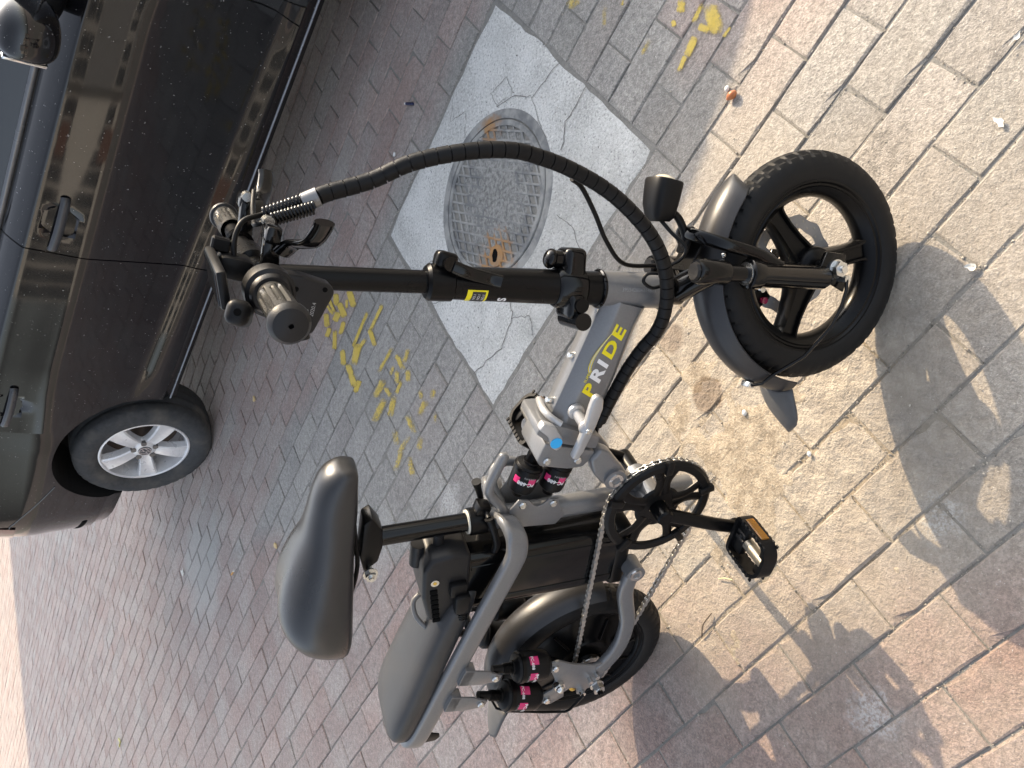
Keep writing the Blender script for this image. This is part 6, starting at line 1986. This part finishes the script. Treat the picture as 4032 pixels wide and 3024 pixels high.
    m.tube(catmull([ap(0.766) + Vector((0.024, -0.030, -0.004)), ap(0.740) + Vector((0.016, -0.032, 0)), ap(0.712) + Vector((0.010, -0.030, 0)), ap(0.694) + Vector((0.006, -0.034, 0))], 5), 1.0, sec=[(0.004 * math.cos(q), 0.0085 * math.sin(q)) for q in [2 * math.pi * i / 12 for i in range(12)]], upv=(1, 0, 0))
    m.build('clamp_lever', M['black_gloss'], sc, 45)
    # warning sticker and a letter on the stem, bent round the tube
    def stem_wrap(z0, ang0):
        def f(co):
            z = z0 - co.x
            rr = 0.0215 + (0.0243 - 0.0215) * (0.778 - z) / 0.14 + 0.0006 + co.z
            a_ = ang0 + co.y / 0.0232
            side = Vector((0, -1, 0)); back = Vector((-1, 0, -0.2)).normalized()
            return S_M @ (ap(z) + (side * math.cos(a_) + back * math.sin(a_)) * rr)
        return f
    def sticker(name, mat, z0, z1, a0, a1, parent, lift=0.0):
        m = MB(); P = []
        f = stem_wrap(z0, 0)
        for i in range(5):
            P.append([f(Vector(((z0 - z1) * i / 4, (a0 + (a1 - a0) * j / 10) * 0.0232, lift))) for j in range(11)])
        m.grid(P); return m.build(name, mat, parent, 0)
    w = sticker('warning_sticker', M['yellow'], 0.734, 0.706, 0.30, 1.5, stem)
    sticker('sticker_panel', plain('sticker_black', (0.02, 0.02, 0.02), 0.5), 0.727, 0.709, 0.40, 1.4, w, 0.0003)
    for i in range(3):
        me = text_mesh('NO.1', 0.005); mesh_obj('sticker_text', me, M['white'], w, (lambda k: (lambda co: stem_wrap(0.726 - 0.006 * k, 0.0)(Vector((-co.y + 0.004, 0.024 - co.x, 0.0006)))))(i))
    me = text_mesh('S', 0.016, 0.0005); mesh_obj('stem_letter', me, M['white'], stem, lambda co: stem_wrap(0.685, 0.0)(Vector((-co.y + 0.006, 0.0245 - co.x, 0.0004))))

    # ---------------- handlebar (the stem is a little twisted against the fork)
    hbz = 1.005
    hx = axx(hbz) + 0.020
    HC = Vector((hx, 0, hbz))
    H_M = Matrix.Translation(AX0) @ Matrix.Rotation(R(13), 4, AXD) @ Matrix.Translation(-AX0) @ Matrix.Translation(HC) @ Matrix.Rotation(R(4.5), 4, 'X') @ Matrix.Translation(-HC)
    m = MB(H_M)
    m.tube([(hx, -0.26, hbz), (hx, 0.29, hbz)], 0.0112, 20)
    m.tube([(hx, -0.030, hbz), (hx, -0.028, hbz), (hx, 0.028, hbz), (hx, 0.030, hbz)], [0.0145, 0.0185, 0.0185, 0.0145], 22)
    bar = m.build('handlebar', M['black_satin'], root, 40)
    m = MB(H_M); m.box((hx - 0.012, 0, hbz - 0.016), (0.036, 0.042, 0.040), 0.008, 3); m.build('bar_clamp', M['black_satin'], bar, 40)
    def grip(s, y0, y1):
        m = MB(H_M)
        P = []
        n = 48
        for i in range(19):
            f = i / 18
            y = s * (y0 + (y1 - y0) * f)
            row = []
            for j in range(n + 1):
                a = 2 * math.pi * j / n
                rr = 0.0160 + 0.0010 * math.sin(f * 3.14)
                if 2 < i < 16 and (j % 8) in (0, 1): rr -= 0.0028
                if 4 < i < 14 and (j % 8) in (4,): rr -= 0.0020
                row.append(Vector((hx + rr * math.cos(a), y, hbz + rr * math.sin(a))))
            P.append(row)
        m.grid(P)
        gr = m.build('grip', plain('grip_rubber', (0.035, 0.034, 0.031), 0.30, bump=0.1), bar, 25)
        m = MB(H_M)
        m.lathe([(0.0160, s * y1), (0.0195, s * (y1 + 0.001)), (0.0208, s * (y1 + 0.004)), (0.0203, s * (y1 + 0.009)), (0.0165, s * (y1 + 0.0145)), (0.009, s * (y1 + 0.0168)), (0.0026, s * (y1 + 0.0172)), (0.0024, s * (y1 + 0.008)), (0.0001, s * (y1 + 0.008))], (hx, 0, hbz), 'y', 40)
        m.build('grip_end', M['grey_plastic'], gr, 35)
        return gr
    grip(-1, 0.166, 0.254); grip(1, 0.175, 0.28)
    # throttle body: round collar with a box hanging below the bar
    m = MB(H_M)
    m.lathe([(0.0125, -0.130), (0.024, -0.130), (0.0270, -0.133), (0.0275, -0.148), (0.0265, -0.155), (0.0225, -0.157), (0.0222, -0.161), (0.0195, -0.165), (0.0155, -0.165)], (hx, 0, hbz), 'y', 40)
    m.prism([(hx + 0.022, hbz + 0.010), (hx + 0.025, hbz - 0.030), (hx + 0.022, hbz - 0.060), (hx + 0.014, hbz - 0.066), (hx - 0.034, hbz - 0.054), (hx - 0.040, hbz - 0.046), (hx - 0.026, hbz - 0.004)], -0.155, -0.128, 0.004, 'xz', 3)
    m.tube([(hx - 0.036, -0.140, hbz - 0.044), (hx - 0.046, -0.140, hbz - 0.048)], 0.008, 14)
    th = m.build('throttle', M['grey_plastic'], bar, 35)
    for q in ((0.016, -0.054), (0.010, -0.024), (-0.028, -0.044)):
        m = MB(H_M); m.tube([(hx + q[0], -0.1551, hbz + q[1]), (hx + q[0], -0.1556, hbz + q[1])], 0.0028, 12); m.build('screw_hole_disc', M['void'], th, 0)  # flat black discs paint the dark inside the screw holes
    for i, tx in enumerate(('48V', 'ZB', '2020.4')):
        me = text_mesh(tx, 0.0058)
        mesh_obj('throttle_print', me, M['grey_print'], th, (lambda k: (lambda co: H_M @ Vector((hx - 0.016 + co.x, -0.15535, hbz - 0.036 - 0.0062 * k + co.y))))(i))
    # display, on its block above the bar
    Mx = Matrix.Translation((hx - 0.002, -0.120, hbz + 0.050)) @ Matrix.Rotation(R(-20), 4, 'Y')
    m = MB(H_M @ Mx); m.box((0, 0, 0), (0.040, 0.120, 0.010), 0.003, 2); disp = m.build('display', M['black_plastic'], bar, 35)
    m = MB(H_M @ Mx); m.box((0.0, 0, 0.0055), (0.034, 0.112, 0.002), 0.0008, 1); m.build('display_glass', M['car_glass'], disp, 30)
    m = MB(H_M); m.box((hx + 0.002, -0.070, hbz + 0.028), (0.026, 0.040, 0.036), 0.006, 2); m.box((hx + 0.022, -0.066, hbz + 0.046), (0.016, 0.012, 0.020), 0.002, 1); m.build('display_mount', M['black_plastic'], disp, 35)
    # thumb switch pod
    Mx = H_M @ Matrix.Translation((hx - 0.022, -0.178, hbz + 0.030)) @ Matrix.Rotation(R(-14), 4, 'X') @ Matrix.Rotation(R(16), 4, 'Z')
    m = MB(Mx); m.box((0, 0, 0), (0.026, 0.072, 0.024), 0.009, 4); pod = m.build('switch_pod', M['black_plastic'], bar, 45)
    m = MB(Mx); m.tube([(0.0, 0.034, 0.004), (0.0, 0.050, 0.006)], [0.0085, 0.008], 16); m.build('switch_knob', M['black_gloss'], pod, 40)
    m = MB(Mx); m.tube([(0.0, -0.036, 0.0), (0.0, -0.0372, 0.0)], 0.0038, 12); m.build('pod_screw', M['void'], pod, 0)
    # brake levers
    for s in (-1, 1):
        m = MB(H_M)
        y = s * 0.098
        m.tube([(hx, y - 0.011, hbz), (hx, y + 0.011, hbz)], 0.0170, 22)
        m.box((hx + 0.032, y, hbz - 0.001), (0.048, 0.020, 0.020), 0.005, 2, Matrix.Rotation(R(-6), 4, 'Y'))
        m.box((hx + 0.054, y + s * 0.010, hbz + 0.004), (0.020, 0.034, 0.018), 0.005, 2)
        lv = m.build('brake_lever', M['black_gloss'], bar, 40)
        m = MB(H_M)
        pts = catmull([(hx + 0.036, y + s * 0.012, hbz - 0.010), (hx + 0.050, y + s * 0.026, hbz - 0.016), (hx + 0.056, y + s * 0.046, hbz - 0.021), (hx + 0.064, y + s * 0.066, hbz - 0.026), (hx + 0.082, y + s * 0.084, hbz - 0.028), (hx + 0.090, y + s * 0.092, hbz - 0.027)], 5)
        m.tube(pts, 1.0, sec=[(0.0046 * math.cos(q), 0.0105 * math.sin(q)) for q in [2 * math.pi * i / 14 for i in range(14)]], upv=(0, 0, 1))
        m.build('lever_blade', M['black_gloss'], lv, 50)
        m = MB(H_M); m.tube([(hx + 0.062, y - s * 0.006, hbz + 0.006), (hx + 0.062, y - s * 0.022, hbz + 0.007)], [0.0065, 0.0058], 14)
        m.build('barrel_adjuster', M['steel'], lv, 30)
    # bell on the far side
    m = MB(H_M); m.lathe([(0.0001, 0.020), (0.010, 0.0185), (0.018, 0.012), (0.0215, 0.0), (0.0215, -0.006), (0.019, -0.012), (0.010, -0.014)], (hx - 0.016, 0.070, hbz + 0.020), 'z', 28)
    m.build('bell', M['black_gloss'], bar, 40)

    # ---------------- springs and wrapped cable bundle
    def coil(a, b, r, turns, name):
        m = MB()
        a, b = Vector(a), Vector(b); d = (b - a); u = d.normalized(); x = u.cross(Vector((0, 0, 1))).normalized(); y = u.cross(x)
        pts = []
        for i in range(turns * 12 + 1):
            f = i / (turns * 12); an = 2 * math.pi * i / 12
            pts.append(a + d * f + (x * math.cos(an) + y * math.sin(an)) * r)
        m.tube(pts, 0.0019, 6)
        return m.build(name, M['black_gloss'], root, 60)
    sa = Vector((0.762, -0.030, 1.010)); sb = Vector((0.796, -0.030, 0.964))
    sa2 = Vector((0.765, -0.048, 1.003)); sb2 = Vector((0.791, -0.044, 0.960))
    coil(sa, sb, 0.0070, 13, 'cable_spring'); coil(sa2, sb2, 0.0066, 13, 'cable_spring')
    m = MB()
    m.tube([sa, sb], 0.0038, 8); m.tube([sa2, sb2], 0.0038, 8)
    m.tube(catmull([sa, (0.754, -0.046, 1.031), (0.734, -0.060, 1.036), (0.712, -0.070, 1.030), (0.698, -0.072, 1.022)], 6), 0.0032, 8)
    m.tube(catmull([sa2, (0.752, -0.040, 1.016), (0.744, -0.010, 1.014), (0.740, 0.040, 1.012), (0.748, 0.080, 1.010)], 6), 0.0030, 8)
    m.build('brake_hose', M['black_plastic'], root, 60)
    path = [(0.798, -0.030, 0.958), (0.806, -0.026, 0.946), (0.832, -0.020, 0.902), (0.863, -0.020, 0.867), (0.887, -0.020, 0.828), (0.906, -0.020, 0.786), (0.918, -0.020, 0.747), (0.9205, -0.020, 0.715), (0.920, -0.022, 0.674), (0.913, -0.026, 0.621), (0.900, -0.034, 0.576), (0.877, -0.044, 0.528), (0.850, -0.050, 0.494), (0.815, -0.052, 0.466), (0.775, -0.050, 0.446), (0.740, -0.044, 0.438), (0.706, -0.036, 0.440), (0.664, -0.026, 0.438), (0.622, -0.022, 0.436), (0.580, -0.020, 0.434), (0.552, -0.018, 0.432)]
    fine = catmull(path, 8)
    m = MB(); m.tube(fine, 0.0076, 12); core = m.build('cable_bundle', M['black_plastic'], root, 60)
    # spiral wrap: one short sleeve per turn, gaps between
    Ls = [0]
    for p, q in zip(fine, fine[1:]): Ls.append(Ls[-1] + (q - p).length)
    def atl(s):
        for i in range(len(Ls) - 1):
            if s <= Ls[i + 1]: return fine[i].lerp(fine[i + 1], (s - Ls[i]) / (Ls[i + 1] - Ls[i]))
        return fine[-1]
    pitch = 0.0165
    nseg = int(Ls[-1] / pitch)
    for i in range(nseg):
        s0 = 0.002 + i * pitch; s1 = s0 + pitch * 0.90
        pts = [atl(s0 + (s1 - s0) * f / 4) for f in range(5)]
        m = MB()
        # slightly oblique sleeve, one end a touch wider
        m.tube(pts, [0.0098, 0.0101, 0.0101, 0.0101, 0.0104], 18, caps=True)
        o = m.build('wrap_turn', M['black_plastic'], core, 40)
    m = MB(); m.tube([Vector(path[0]) + Vector((-0.010, 0.0, 0.012)), Vector(path[0]) + Vector((0.002, 0.0, -0.002))], 0.0112, 18); m.build('wrap_collar', plain('grey_collar', (0.22, 0.22, 0.22), 0.3, metal=0.5), core, 40)
    # thin brake cable in front of the head tube
    m = MB(); m.tube(catmull([(0.905, -0.006, 0.650), (0.896, 0.004, 0.625), (0.868, 0.008, 0.588), (0.835, 0.010, 0.550), (0.808, 0.020, 0.500), (0.815, 0.030, 0.44)], 6), 0.0034, 8); m.build('front_brake_cable', M['black_plastic'], root, 60)
    m = MB(); m.tube(catmull([(0.826, -0.034, 0.470), (0.818, -0.028, 0.488), (0.806, -0.030, 0.490), (0.802, -0.034, 0.474), (0.812, -0.036, 0.460)], 6), 0.0026, 8); m.build('cable_loop', M['black_plastic'], root, 60)
    m = MB(); m.tube(catmull([(0.560, -0.016, 0.432), (0.520, -0.010, 0.418), (0.480, -0.004, 0.408), (0.455, 0.0, 0.350), (0.440, 0.004, 0.300)], 6), 0.0034, 8); m.build('motor_lead', M['black_plastic'], root, 60)
build_front()
